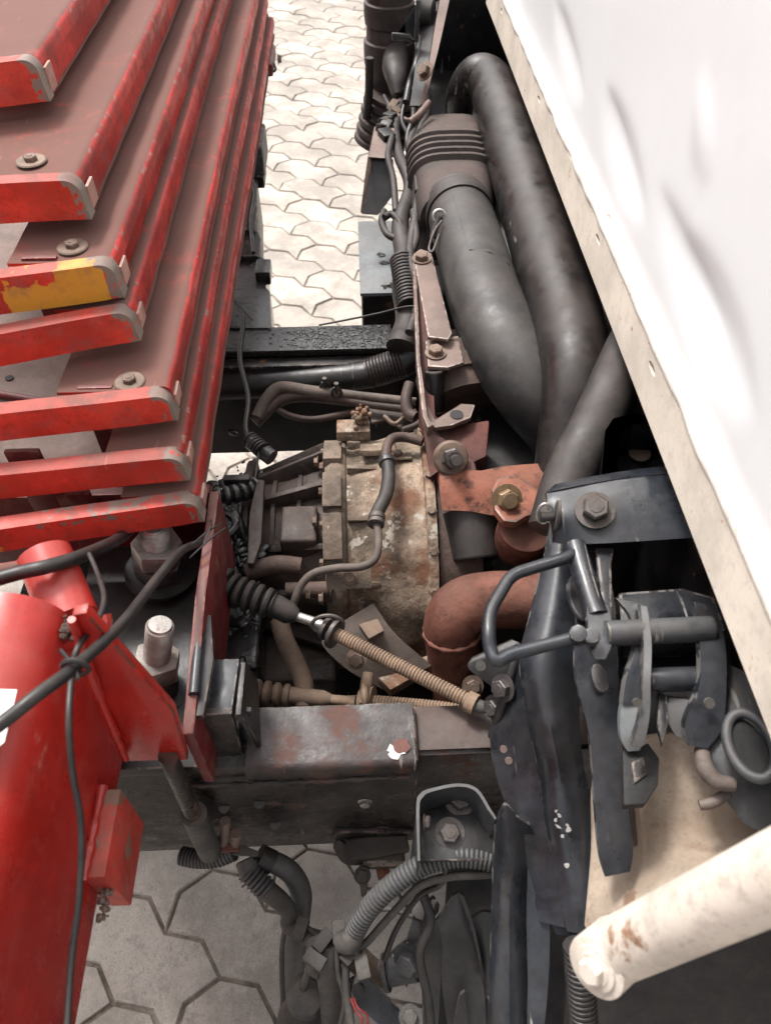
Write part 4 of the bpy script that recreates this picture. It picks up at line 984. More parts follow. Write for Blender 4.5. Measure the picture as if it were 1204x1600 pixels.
b = B(); b.tube([q0 + ax * .012 + (UP.cross(ax) * math.cos(a) + ax.cross(UP.cross(ax)) * math.sin(a)) * rt_ * 1.0 for a in [R(12 * i) for i in range(31)]], .0012, 8, smooth=False); b.out('weld_ring', 'stay_cream', st)

# cream inner fender panel behind the latch
fp_ = thing('fender_panel', 'dusty cream inner fender panel below the cab latch', 'panel', P(1060, 1270, Z=.95))
sheet('panel', [[(935, 1165, .95), (1060, 1145, 1.03), (1140, 1150, 1.035), (1260, 1130, 1.04)], [(925, 1240, .93), (1070, 1225, .995), (1150, 1235, 1.0), (1260, 1240, 1.02)], [(925, 1330, .91), (1060, 1320, .965), (1140, 1300, .975), (1260, 1280, 1.0)], [(915, 1450, .90), (1060, 1410, 1.0), (1140, 1380, 1.0), (1260, 1340, 1.0)]], 'floor_cream', fp_, .006, bev=0)
B().prism(PP([(972, 1172), (1012, 1160), (1030, 1185), (1028, 1225), (1008, 1256), (974, 1258)], Z=1.028), (0, 0, -.012)).bevel(.002).out('recess', 'dark_void', fp_)
b = B().prism(PP([(985, 1190), (1005, 1180), (1012, 1210), (990, 1225)], Z=1.031), (0, 0, -.008)); b.bevel(.003); b.out('recess_block', 'black_paint', fp_)
pxtube('hook', [(1096, 1172, 1.04), (1100, 1198, 1.045), (1118, 1220, 1.045), (1146, 1226, 1.045)], [12, 14, 13, 11], 'plate_dusty', fp_, 14)
pxtube('hook', [(1092, 1258, 1.025), (1112, 1254, 1.028), (1135, 1240, 1.03)], [8, 9, 9], 'plate_dusty', fp_, 12)
sheet('side_ear', [[(1140, 1040, 1.06), (1185, 1060, 1.06), (1240, 1100, 1.06)], [(1120, 1130, 1.05), (1150, 1170, 1.05), (1240, 1180, 1.05)], [(1105, 1200, 1.035), (1150, 1240, 1.035), (1240, 1260, 1.035)], [(1160, 1285, 1.02), (1190, 1300, 1.02), (1240, 1310, 1.02)]], 'grey_bracket', fp_, .006)
q = P(1172, 1164, Z=1.075); b = B()
b.tube([q + Vector((math.cos(a) * .017, math.sin(a) * .030, .006 * math.cos(a))) for a in [R(10 * i) for i in range(37)]], .005, 10, smooth=False); b.out('hole_rim', 'grey_bracket', fp_)
b = B().prism([q - UP * .004 + Vector((math.cos(a) * .015, math.sin(a) * .027, 0)) for a in [R(15 * i) for i in range(24)]], (0, 0, -.004)); b.out('ear_hole', 'dark_void', fp_)

# ================================================================== cab support arch
ar = thing('cab_support', 'blue-black pressed cab support leg dropping from the latch to the rail', 'cab support', P(860, 1350, Z=.75))
sheet('leg_face', [[(866, 770, 1.04), (885, 772, 1.045), (915, 775, 1.04)], [(850, 870, 1.01), (878, 872, 1.02), (915, 880, 1.01)], [(828, 960, .985), (865, 962, 1.0), (915, 965, .99)], [(812, 1030, .965), (850, 1032, .985), (918, 1040, .97)], [(820, 1110, .945), (856, 1112, .965), (905, 1110, .95)], [(840, 1200, .92), (872, 1200, .94), (912, 1200, .925)], [(852, 1290, .90), (885, 1290, .915), (935, 1290, .90)], [(872, 1385, .88), (905, 1390, .89), (955, 1400, .88)], [(885, 1455, .865), (915, 1460, .872), (945, 1462, .865)]], 'black_blue', ar, .006, n=6)
sheet('leg_flange', [[(806, 1030, .95), (814, 1032, .963)], [(772, 1105, .90), (822, 1110, .943)], [(768, 1180, .885), (841, 1200, .918)], [(795, 1275, .87), (854, 1292, .898)], [(830, 1375, .86), (873, 1385, .878)], [(842, 1440, .85), (884, 1450, .862)]], 'black_blue', ar, .006, n=6)
for px, py in ((786, 1168), (794, 1186)):
    q = P(px, py + 2, Z=.912); B().cyl(q, q + TOCAM * .002, .004, seg=12).out('rivet', 'bracket_tan', ar)
sheet('front_arm', [[(895, 860, 1.06), (945, 862, 1.06)], [(900, 960, 1.045), (962, 960, 1.045)], [(898, 1050, 1.03), (965, 1060, 1.03)], [(920, 1150, 1.01), (968, 1150, 1.01)], [(928, 1250, .99), (980, 1250, .99)], [(935, 1330, .975), (988, 1325, .975)], [(945, 1370, .966), (984, 1362, .966)]], 'black_blue', ar, .007, n=6)
sheet('arm_edge', [[(962, 960, 1.046), (972, 958, 1.03)], [(966, 1060, 1.031), (974, 1060, 1.01)], [(969, 1150, 1.011), (980, 1150, .99)], [(981, 1250, .991), (990, 1250, .97)], [(989, 1325, .976), (996, 1320, .955)]], 'black_blue', ar, .005, n=6)
q = P(905, 935, Z=1.05); B().tube([q + Vector((math.cos(a) * .010, math.sin(a) * .026, 0)) for a in [R(12 * i) for i in range(31)]], .003, 8, smooth=False).out('slot_rim', 'black_blue', ar)
B().prism([q - UP * .002 + Vector((math.cos(a) * .010, math.sin(a) * .025, 0)) for a in [R(15 * i) for i in range(24)]], (0, 0, .0045)).out('slot', 'dark_void', ar)
for px, py, rp in ((935, 1063, 9),):
    q = P(px, py, Z=1.031); B().prism([q + Vector((math.cos(a) * .008, math.sin(a) * .016, 0)) for a in [R(20 * i) for i in range(18)]], (0, 0, .006)).bevel(.002).out('rivet_head', 'grey_bracket', ar)
random.seed(3)
for i, (px, py) in enumerate(((866, 1262), (870, 1268), (864, 1275), (868, 1285), (882, 1283), (884, 1290), (881, 1345), (874, 1300))):
    q = P(px, py, Z=.91) + TOCAM * .010; flake(q, random.uniform(.0015, .0035), random.uniform(.002, .005), .0005, nrm=TOCAM, n=11, seed=i).out('paint_fleck', 'decal_white', ar)
# lower uprights behind the watermark area
sheet('lower_upright', [[(780, 1272, .885), (790, 1258, .895), (804, 1270, .885)], [(772, 1320, .86), (795, 1312, .885), (822, 1325, .868)], [(768, 1440, .83), (795, 1440, .86), (820, 1440, .84)], [(765, 1530, .81), (795, 1530, .84), (822, 1530, .82)], [(760, 1640, .79), (795, 1640, .82), (820, 1640, .80)]], 'black_blue', ar, .008, n=6)
sheet('upright_edge', [[(804, 1275, .884), (828, 1290, .89)], [(823, 1330, .866), (850, 1345, .868)], [(822, 1440, .838), (858, 1445, .845)], [(824, 1530, .818), (856, 1535, .822)], [(822, 1640, .798), (846, 1640, .80)]], 'black_blue', ar, .008, n=6)
sheet('foot_shoe', [[(850, 1390, .86), (905, 1390, .87)], [(858, 1425, .85), (910, 1430, .855)], [(868, 1460, .84), (905, 1462, .845)]], 'black_blue', ar, .01, n=5)

# ================================================================== cab latch
la = thing('cab_latch', 'black cab tilt latch with cross pins, hook plates and bolted bracket', 'cab latch', P(1000, 1000, Z=1.0))
sheet('bracket_face', [[(853, 770, 1.10), (880, 762, 1.102), (960, 750, 1.11), (1100, 735, 1.12)], [(858, 808, 1.09), (880, 806, 1.098), (960, 798, 1.102), (1100, 790, 1.112)], [(865, 848, 1.075), (885, 850, 1.08), (960, 848, 1.09), (1110, 838, 1.10)]], 'black_blue', la, .008, bev=.0)
sheet('bracket_top', [[(868, 756, 1.09), (960, 738, 1.10), (1090, 722, 1.11)], [(854, 769, 1.101), (960, 749, 1.111), (1100, 734, 1.121)]], 'black_blue', la, .006)
p1_, p2_, p3_ = P(880, 762, Z=1.102), P(960, 750, Z=1.11), P(885, 850, Z=1.08)
d = (p2_ - p1_).cross(p3_ - p1_).normalized(); d = d if d.dot(TOCAM) > 0 else -d
q = P(928, 799, Z=1.1015) + d * .002; bolt(q, d, .0145, 'bolt_dark', la, 'bolt', 'nut')
B().cyl(q, q + d.normalized() * .030, .008, seg=16).out('bolt_tip', 'bolt_brown', la); B().cyl(q - d * .004, q + d * .002, .0245, seg=28).out('washer', 'bolt_dark', la)
q = P(858, 806, Z=1.10); B().cyl(q + XA * .004, q - XA * .010, .006, seg=14).out('clevis_pin', 'bolt_dark', la)
B().prism([q + Vector((.006 + .002 * math.cos(a), 0, 0)) + Vector((0, math.cos(a) * .014, math.sin(a) * .020)) for a in [R(20 * i) for i in range(18)]], (.004, 0, 0)).bevel(.001).out('pin_washer', 'harness', la)
B().tube([q + Vector((-.006, 0, .004)) + Vector((math.cos(a) * .008, math.sin(a) * .004, math.sin(a) * .011)) for a in [R(24 * i) for i in range(13)]], .0016, 8).out('split_ring', 'steel', la)
# open tray behind bracket
oc = [(935, 760), (948, 665), (962, 652), (985, 649), (1060, 652), (1060, 760)]
b = B(); top = PP([(938, 755), (945, 672), (957, 654), (980, 648), (1075, 650)], Z=1.085); low_ = [p + Vector((.010, .008, -.09)) for p in top]
inn = PP([(962, 750), (966, 680), (974, 668), (988, 662), (1075, 663)], Z=1.085); inl = [p + Vector((.004, .004, -.085)) for p in inn]
b.loft([low_, top, inn, inl], cap=False, closed=False)
ex_ = bmesh.ops.solidify(b.bm, geom=b.bm.faces[:], thickness=.002)
b.out('tray_rim', 'black_blue', la, smooth=30)
B().prism(PP([(945, 760), (962, 660), (1090, 655), (1090, 760)], Z=1.03), (0, 0, -.006)).out('tray_floor', 'black_paint', la)
q = P(998, 710, Z=1.036); B().cyl(q, q + UP * .003, .014, seg=20).bevel(.001).out('tray_plug', 'bolt_brown', la)
# lever links
pxtube('link', [(897, 852, 1.085), (908, 890, 1.083), (920, 930, 1.08), (932, 965, 1.08)], [17, 17, 18, 20], 'black_blue', la, 16)
sheet('link_eye', [[(916, 940, 1.088), (950, 945, 1.088)], [(918, 975, 1.088), (955, 975, 1.088)], [(920, 1010, 1.086), (954, 1008, 1.086)], [(930, 1030, 1.084), (945, 1030, 1.084)]], 'black_blue', la, .010)
plate('link_web', [(930, 855), (960, 855), (955, 880), (958, 990), (945, 1000)], 'black_blue', la, .01, Z=1.075, bev=.003)
q = P(926, 990, Z=1.10); B().cyl(q - UP * .01, q + Vector((-.003, -.004, .004)), S(q, 13), seg=20).bevel(.002).out('rivet_head', 'grey_bracket', la)
# cross pins
q0, q1 = P(945, 990, Z=1.085), P(1112, 982, Z=1.085); B().cyl(q0, q1, S(q0, 20), seg=24).bevel(.002).out('upper_pin', 'grey_bracket', la)
q0, q1 = P(1012, 1063, Z=1.06), P(1092, 1060, Z=1.06); B().cyl(q0, q1, S(q0, 19), seg=24).bevel(.002).out('lower_pin', 'black_blue', la)
# hook plates, standing in planes across the pins
def hookplate(name, pix, x, th, m='black_blue'):
    pts = [P(a, c_, X=x) for a, c_ in pix]
    return B().prism(pts, (th, 0, 0)).bevel(.003, 2).out(name, m, la)
sheet('hook_plate', [[(962, 935, 1.085), (990, 940, 1.085)], [(985, 965, 1.083), (1012, 955, 1.085)], [(992, 1010, 1.078), (1018, 1005, 1.08)], [(978, 1060, 1.07), (1012, 1060, 1.07)], [(972, 1100, 1.06), (1018, 1100, 1.06)]], 'black_blue', la, .012, n=6)
sheet('hook_plate', [[(1000, 945, 1.098), (1010, 948, 1.10)], [(1005, 1000, 1.095), (1017, 1000, 1.097)], [(1004, 1060, 1.09), (1016, 1060, 1.092)], [(1000, 1120, 1.075), (1014, 1120, 1.077)], [(985, 1168, 1.06), (1005, 1165, 1.062)]], 'grey_bracket', la, .010, n=6)
sheet('hook_tongue', [[(975, 1080, 1.062), (1000, 1075, 1.062)], [(968, 1120, 1.052), (1008, 1115, 1.055)], [(970, 1155, 1.042), (1008, 1152, 1.045)], [(980, 1174, 1.035), (998, 1173, 1.035)]], 'grey_blue', la, .008, n=5)
q = P(993, 1097, Z=1.085); B().cyl(q, q + TOCAM * .004, .004, seg=12).out('rivet_head', 'harness', la)
sheet('end_plate', [[(1085, 940, 1.09), (1118, 950, 1.09)], [(1092, 1000, 1.085), (1132, 1005, 1.085)], [(1092, 1070, 1.075), (1134, 1070, 1.075)], [(1070, 1130, 1.06), (1128, 1135, 1.06)], [(1075, 1165, 1.05), (1105, 1170, 1.05)]], 'black_blue', la, .010, n=6)
q = P(1106, 1098, Z=1.078); B().cyl(q, q + TOCAM * .003, .005, seg=12).out('rivet_head', 'harness', la)
sheet('end_cup', [[(1045, 1090, 1.05), (1090, 1095, 1.055)], [(1040, 1120, 1.045), (1092, 1125, 1.05)], [(1055, 1150, 1.04), (1092, 1160, 1.04)]], 'grey_bracket', la, .01, n=5)
plate('back_box', [(965, 925), (1065, 918), (1115, 932), (1135, 985), (1060, 990), (970, 990)], 'black_blue', la, .05, Z=1.045, bev=.004)
plate('stop_fin', [(1028, 1080), (1042, 1085), (1044, 1130), (1034, 1166), (1026, 1130)], 'black_blue', la, .006, Z=1.05, bev=.002)
B().prism(PP([(960, 990), (1140, 985), (1145, 1110), (965, 1160)], Z=.985), (0, 0, -.01)).out('back_plate', 'black_paint', la)
# release handle
hd = cable('release_handle', PP([(905, 858, 1.085), (882, 872, 1.09), (830, 888, 1.09), (800, 900, 1.09), (782, 925, 1.09), (766, 955, 1.09), (763, 985, 1.09), (766, 1015, 1.085), (776, 1032, 1.083), (800, 1022, 1.083), (845, 1010, 1.085), (885, 1000, 1.088), (912, 992, 1.09)]), S(P(800, 950, Z=1.09), 10.5), 'black_blue', seg=14)
tag(hd, 'bent black rod release handle sticking out from the cab latch', 'handle')
q = P(905, 992, Z=1.093)
B().cyl(q + Vector((0, 0, -.006)), q + Vector((-.004, -.004, .010)), S(q, 14), seg=20).bevel(.002).out('handle_eye', 'black_blue', hd)
# small ear bracket below the handle
eb2 = thing('ear_bracket', 'small black ear bracket with hole and bolts beside the exhaust elbow', 'bracket', P(780, 1060, Z=.88))
sheet('ear', [[(738, 1028, .945), (800, 1000, .955)], [(732, 1045, .94), (815, 1010, .955)], [(770, 1075, .925), (812, 1045, .945)], [(785, 1098, .915), (808, 1085, .93)]], 'black_paint', eb2, .006)
q = P(750, 1040, Z=.948); B().cyl(q, q + TOCAM * .0015, .006, seg=14).out('ear_hole', 'harness', eb2)
bolt(P(786, 1075, Z=.935), (-.7, -.4, .5), .011, 'bolt_dark', eb2, 'bolt'); bolt(P(772, 1105, Z=.90), (-.7, -.4, .5), .010, 'bolt_dark', eb2, 'bolt')
pxtube('stay', [(812, 1010, .96), (795, 1060, .94), (782, 1110, .91), (770, 1150, .87)], 9, 'black_paint', eb2, 10)
# thick dark stay running up to the cab
dg = B().tube(PP([(1010, 500, 1.10), (985, 545, 1.09), (935, 655, 1.06), (890, 745, 1.03), (862, 830, 1.0)]), [.034, .034, .033, .032, .030], 24).out('damper_tube', 'rubber', smooth=60)
tag(dg, 'dark rubber tube slanting across the lower end of the intake pipe', 'tube')
# mudguard mass and conduit at the lower right
mg = thing('mudguard', 'black front wheel mudguard under the white side stay', 'mudguard', (.55, .0, .6))
sheet('guard', [[(905, 1440, .86), (1000, 1440, .90), (1100, 1430, .92), (1300, 1400, .93)], [(890, 1520, .80), (1000, 1530, .83), (1100, 1530, .85), (1300, 1520, .86)], [(870, 1680, .70), (1000, 1680, .72), (1100, 1680, .74), (1300, 1680, .74)]], 'tyre', mg, .01)
sheet('shade_sheet', [[(700, 1350, .30), (960, 1350, .30)], [(690, 1500, .28), (960, 1500, .28)], [(680, 1680, .26), (960, 1680, .26)]], 'tyre', mg, .01)  # dark sheet added above the ground so it reads as shaded
cdx = thing('conduit', 'short corrugated black conduit dropping beside the mudguard', 'conduit', P(908, 1560, Z=.85))
B().ribbed(P(902, 1478, Z=.93), P(914, 1640, Z=.84), .0125, .003, .0055).out('corrugated_tube', 'cable_black', cdx)

# ================================================================== lower brackets, hoses and wiring in front of the near rail
sb = thing('step_bracket', 'grey stamped channel bracket bolted to the rail end beside the wiring', 'bracket', P(700, 1450, Z=.4))
YB = .345
# U channel standing on the rail's outer side: left leg, top, right leg
b = B(); outer = [(652, 1345), (650, 1260), (656, 1240), (672, 1232), (715, 1224), (745, 1232), (765, 1262), (775, 1278)]
inner = [(656, 1345), (655, 1263), (660, 1246), (674, 1237), (715, 1229), (742, 1236), (761, 1264), (773, 1281)]
o_ = catmull([P(a, c_, Z=.868) for a, c_ in outer], 4); i_ = catmull([P(a, c_, Z=.868) for a, c_ in inner], 4)
dn = Vector((0, .0, -.055)); ring = [o_, [p + dn for p in o_], [p + dn for p in i_], i_]
bm = b.bm; VV = [[bm.verts.new(p) for p in r_] for r_ in ring]
for r_ in range(4):
    A_, C_ = VV[r_], VV[(r_ + 1) % 4]
    for k in range(len(A_) - 1): bm.faces.new((A_[k], A_[k + 1], C_[k + 1], C_[k]))
for k in (0, -1): bm.faces.new([VV[r_][k] for r_ in range(4)])
b.out('channel', 'grey_bracket', sb, smooth=35)
plate('floor_plate', [(654, 1345), (655, 1258), (672, 1236), (742, 1234), (772, 1278), (772, 1345)], 'black_paint', sb, .006, Z=.812)
bolt(P(718, 1250, Z=.814), (0, -.25, 1), .0125, 'bolt_dark', sb, 'bolt'); bolt(P(702, 1302, Z=.814), (0, -.25, 1), .012, 'bolt_dark', sb, 'bolt'); bolt(P(663, 1286, Z=.85), (1, -.1, .2), .008, 'bolt_dark', sb, 'flange')
sheet('long_leg', [[(648, 1290, .80), (660, 1292, .80)], [(640, 1360, .74), (658, 1350, .75)], [(648, 1420, .68), (672, 1415, .69)], [(636, 1470, .64), (690, 1462, .66)], [(655, 1500, .61), (690, 1500, .62)], [(662, 1640, .52), (682, 1640, .52)]], 'grey_bracket', sb, .006, n=6)
b = B(); bolt(P(672, 1417, Z=.70), (1, -.4, .5), .009, 'harness', sb, 'bolt'); bolt(P(640, 1500, Z=.66), (-.5, -.6, .5), .015, 'grey_bracket', sb, 'bolt')
# twin step wings
sheet('wing', [[(682, 1438, .70), (715, 1395, .72), (728, 1440, .71)], [(690, 1470, .66), (720, 1450, .68), (742, 1490, .67)], [(690, 1540, .60), (730, 1540, .61), (756, 1548, .60)], [(705, 1640, .52), (740, 1640, .53), (760, 1640, .52)]], 'grey_bracket', sb, .006, n=6)
sheet('wing', [[(730, 1440, .68), (755, 1425, .69), (775, 1430, .68)], [(745, 1490, .64), (760, 1490, .65), (775, 1490, .64)], [(758, 1560, .58), (765, 1560, .58), (775, 1560, .58)]], 'grey_bracket', sb, .006, n=6)
sheet('wing_fin', [[(715, 1394, .735), (724, 1400, .735)], [(735, 1450, .70), (742, 1455, .70)], [(752, 1530, .63), (758, 1535, .63)]], 'grey_bracket', sb, .004, n=5)
sheet('lower_fin', [[(718, 1555, .63), (726, 1550, .63)], [(700, 1640, .56), (735, 1640, .57)]], 'black_blue', sb, .006, n=5)

# rubber buffer bracket under the rail
bf = thing('exhaust_hanger', 'rusty hanger clamp with rubber buffer hanging under the reinforced rail', 'hanger', P(590, 1350, Z=.52))
sheet('hook_pad', [[(520, 1325, .60), (530, 1312, .605), (540, 1330, .60)], [(535, 1348, .595), (555, 1335, .60), (560, 1325, .60)], [(560, 1352, .59), (580, 1338, .595), (600, 1322, .60)], [(600, 1345, .585), (612, 1338, .59), (624, 1322, .595)]], 'harness', bf, .012, n=5)
B().box(P(590, 1322, Z=.61), (.085, .03, .016), Matrix.Rotation(R(8), 3, 'Z')).bevel(.005, 3).out('rubber_buffer', 'harness', bf)
B().box(P(600, 1340, Z=.595), (.058, .026, .022)).bevel(.006, 3).out('clamp', 'plate_dusty', bf)
plate('strap', [(584, 1345), (612, 1342), (606, 1352), (612, 1368), (600, 1388), (590, 1372)], 'rust_plate', bf, .006, Z=.585)
B().cyl(P(568, 1358, Z=.60), P(568, 1398, Z=.545), .008, .004, seg=14).out('hanger_bolt', 'plate_dusty', bf)
bolt(P(566, 1368, Z=.60), (0, -.4, 1), .009, 'harness', bf, 'flange')
B().box(P(590, 1300, Z=.62), (.12, .012, .03), Matrix.Rotation(R(6), 3, 'Y')).bevel(.003).out('hanger_plate', 'rail_black', bf)

# corrugated conduit arching to the harness
cg = thing('wiring_conduit', 'grey corrugated wiring conduit arching over the stamped bracket', 'conduit', P(620, 1400, Z=.65))
B().ribbed(P(792, 1358, Z=.80), P(548, 1468, Z=.70), .0115, .0026, .0052, mid=PP([(770, 1345, .80), (715, 1338, .80), (660, 1352, .79), (610, 1385, .77), (572, 1425, .74)]), seg=16).out('corrugated_tube', 'conduit', cg)
B().tube(PP([(555, 1455, .71), (545, 1470, .705), (528, 1472, .70)]), [.012, .015, .011], 14).out('end_boot', 'harness', cg)
ww = cable('twin_flex', PP([(792, 1356, .79), (760, 1366, .785), (700, 1370, .78), (655, 1385, .77), (615, 1425, .74), (575, 1470, .70), (545, 1498, .68), (540, 1540, .67), (548, 1600, .66)]), .0048, 'harness')
tag(ww, 'plain grey flex sagging below the corrugated conduit', 'flex')
# valve / connector cluster with hoses
vc = thing('air_valve', 'dusty dark air valve with hose stubs standing in front of the paving', 'valve', P(520, 1560, Z=.4))
B().tube(PP([(512, 1470, .68), (512, 1500, .66), (518, 1550, .62), (528, 1640, .55)]), [.014, .016, .016, .018], 20).out('valve_body', 'harness', vc)
B().revolve([(-.04, .012), (-.035, .024), (-.01, .026), (0, .024), (.01, .026), (.02, .02)], P(480, 1556, Z=.58), (0, -.25, 1), 26).out('diaphragm_cap', 'harness', vc)
B().tube(PP([(500, 1560, .56), (480, 1575, .55), (468, 1600, .54), (470, 1640, .52)]), [.020, .028, .030, .030], 22).out('lower_body', 'harness', vc)
plate('clamp_plate', [(478, 1468), (500, 1456), (508, 1500), (496, 1530), (480, 1520)], 'harness', vc, .012, Z=.66, bev=.003)
B().tube(PP([(540, 1478, .66), (560, 1500, .64), (585, 1520, .62), (600, 1525, .62)]), [.017, .016, .015, .014], 18).out('elbow', 'boot_dusty', vc)
for px, r_ in ((604, .021), (618, .017), (632, .022)):
    q = P(px, 1518, Z=.63); bolt(q, (1, .05, 0), r_ * .6, 'grey_bracket', vc, 'flange', 'hose_union')
B().cyl(P(596, 1522, Z=.625), P(650, 1512, Z=.64), .016, seg=18).out('union_pipe', 'grey_bracket', vc)
b = B(); b.cyl(P(600, 1520, Z=.63), P(606, 1519, Z=.631), .022, seg=20); b.out('union_ring', 'bolt_dark', vc)
sheet('tag_plate', [[(546, 1532, .67), (562, 1522, .67)], [(552, 1565, .655), (592, 1545, .655)], [(590, 1600, .64), (622, 1578, .64)], [(630, 1640, .62), (650, 1620, .62)]], 'black_blue', vc, .005, n=5)
q = P(560, 1546, Z=.672); B().cyl(q, q + TOCAM * .003, .008, seg=16).out('plate_hole', 'dark_void', vc)
cable('red_wire', PP([(548, 1560, .68), (556, 1580, .68), (566, 1594, .68), (560, 1620, .67)]), .0014, 'wire_red', vc)
cable('red_wire', PP([(552, 1560, .68), (560, 1576, .685), (574, 1588, .68), (572, 1620, .67)]), .0012, 'wire_red', vc)
bolt(P(640, 1588, Z=.66), (0, -.3, 1), .009, 'harness', vc, 'bolt')

hs = thing('coolant_hose', 'grey rubber hose looping from the rail down past the valve', 'hose', P(460, 1500, Z=.3))
B().tube(PP([(412, 1342, .62), (438, 1352, .61), (458, 1368, .60), (470, 1395, .58), (468, 1430, .55), (462, 1480, .50), (456, 1560, .42), (455, 1640, .36)]), [.014, .0145, .0145, .015, .015, .015, .016, .018], 18, 8).out('hose', 'conduit', hs, smooth=60)
B().tube(PP([(404, 1338, .625), (425, 1348, .615)]), .0165, 18, smooth=False).out('rubber_sleeve', 'cable_black', hs)
h2 = thing('branch_hose', 'kinked dusty hose with connector crossing the zigzag pavers', 'hose', P(430, 1400, Z=.5))
B().tube(PP([(392, 1362, .62), (410, 1385, .61), (440, 1410, .60), (452, 1428, .59), (450, 1445, .58), (470, 1458, .58), (500, 1470, .60)]), [.013, .014, .0125, .011, .010, .011, .012], 16, 8).out('hose', 'harness', h2, smooth=60)
B().ribbed(P(388, 1362, Z=.625), P(418, 1392, Z=.612), .014, .004, .006).out('ribbed_sleeve', 'conduit', h2)
B().cyl(P(386, 1345, Z=.63), P(392, 1368, Z=.62), .016, .014, seg=18).bevel(.002).out('connector_cap', 'conduit', h2)
B().cyl(P(384, 1343, Z=.634), P(386, 1349, Z=.632), .013, seg=18).out('connector_face', 'harness', h2)
b = B()
for a, c_ in (((392, 1364), (374, 1374)), ((396, 1372), (378, 1386)), ((386, 1372), (372, 1366))):
    b.tube(PP([(*a, .62), (*c_, .61)]), .0015, 6, smooth=False)
b.out('loose_strands', 'harness', h2)

# clamp with thumb bolt at the foot of the drop rod, corrugated stub
ck = thing('rod_clamp', 'small rusty clamp with upright bolts at the foot of the drop rod', 'clamp', P(345, 1320, Z=.62))
plate('clamp_plate', [(328, 1308), (350, 1306), (372, 1316), (374, 1330), (345, 1332), (325, 1318)], 'rust_plate', ck, .005, Z=.662, bev=.0015)
plate('clamp_plate', [(340, 1322), (380, 1320), (405, 1330), (402, 1338), (360, 1336)], 'harness', ck, .004, Z=.652, bev=.0015)
B().cyl(P(350, 1318, Z=.66), P(352, 1282, Z=.715), .0065, seg=14).out('bolt_shank', 'bracket_tan', ck)
B().cyl(P(368, 1318, Z=.66), P(368, 1302, Z=.685), .007, seg=14).out('bolt_shank', 'bracket_tan', ck)
bolt(P(366, 1306, Z=.675), (0, -.5, .8), .008, 'bolt_brown', ck, 'flange')
cs = B().ribbed(P(283, 1337, Z=.63), P(366, 1330, Z=.645), .0115, .0026, .0048, mid=PP([(310, 1342, .632), (340, 1340, .638)]), seg=16).out('conduit_stub', 'conduit')
tag(cs, 'short grey corrugated conduit stub poking out at the drop rod clamp', 'conduit')

# ================================================================== far side: pipes on the far rail
fh = thing('rail_hose', 'thick dark hose lying along the inner side of the far rail', 'hose', P(500, 590, Z=.76))
B().tube(PP([(330, 604, .80), (420, 600, .80), (520, 592, .81), (590, 582, .825), (640, 562, .85), (655, 545, .865)]), [.026, .026, .026, .026, .026, .026], 20).out('hose', 'black_paint', fh, smooth=60)
B().ribbed(P(575, 584, Z=.8235), P(632, 566, Z=.845), .0275, .002, .006).out('wire_wrap', 'rail_black', fh)
for k, (pix, lab) in enumerate(((((402, 652, .80), (418, 622, .82), (440, 606, .83), (490, 612, .83), (560, 618, .83), (650, 628, .835)), 'upper bent steel pipe with clips crossing behind the gearbox'),
                                (((398, 660, .79), (432, 628, .81), (470, 618, .82), (520, 622, .82), (580, 632, .82), (645, 640, .825)), 'lower bent steel pipe pair line crossing behind the gearbox'))):
    t = thing('brake_pipe', lab, 'pipe', P(500, 625, Z=.78))
    pts = PP(pix); B().tube(pts, [.0115, .0115, .0115, .011, .0075, .0075], 14, 8).out('pipe', 'rail_dusty' if k else 'plate_dusty', t, smooth=60)
    q = P(508 + k * 18, 606 + k * 8, Z=.838)
    B().tube([q + Vector((math.cos(a) * .008, 0, math.sin(a) * .012)) for a in [R(40 * i) for i in range(10)]], .003, 8, smooth=False).out('pipe_clip', 'black_paint', t)
    B().cyl(q, q + UP * .022, .004, seg=10).out('clip_stud', 'bolt_dark', t)
bp2 = thing('pipe_bracket', 'black folded stay brackets under the bent pipes behind the gearbox', 'bracket', P(520, 650, Z=.75))
pxtube('stay', [(435, 640, .80), (455, 650, .80), (490, 655, .80), (540, 646, .80), (570, 640, .80)], 5, 'rail_dusty', bp2, 8)
plate('stay_plate', [(575, 632), (650, 638), (652, 668), (625, 668), (605, 655), (580, 660)], 'rail_dusty', bp2, .006, Z=.80)
cable('stay', PP([(600, 650, .81), (618, 662, .81), (640, 640, .815)]), .004, 'bolt_brown', bp2)
B().tube(PP([(640, 600, .87), (634, 625, .86), (638, 645, .85), (650, 652, .85)]), .010, 12).out('bend', 'rail_dusty', bp2)
pxtube('stay', [(628, 672, .875), (650, 664, .875), (665, 650, .88)], 5, 'rail_dusty', bp2, 8)

# battery box beyond the rail
bx = thing('battery_box', 'grey stained battery box standing beyond the far rail', 'box', P(600, 470, Z=.5))
q = P(561, 350, Z=.80); q2 = P(648, 458, Z=.80)
B().span((q.x, q2.y, .45), (q2.x + .2, q.y, .795)).bevel(.004).out('box_body', 'black_paint', bx)
B().span((q.x - .003, q2.y - .004, .797), (q2.x + .2, q.y + .004, .805)).bevel(.002).out('lid', 'grey_blue', bx)
b = B(); random.seed(9)
for k in range(12):
    c_ = P(random.uniform(590, 640), random.uniform(385, 450), Z=.806); b.prism([c_ + Vector((math.cos(a) * random.uniform(.004, .016), math.sin(a) * random.uniform(.004, .012), 0)) for a in [R(45 * i) for i in range(8)]], (0, 0, .0006))
b.out('oil_drips', 'tar', bx)
tag(cable('antenna_wire', PP([(498, 508, .90), (540, 500, .91), (590, 490, .93), (630, 480, .95), (655, 478, .96)]), .0018, 'cable_black'), 'fine wire strung from the tarry rail to the harness', 'wire')

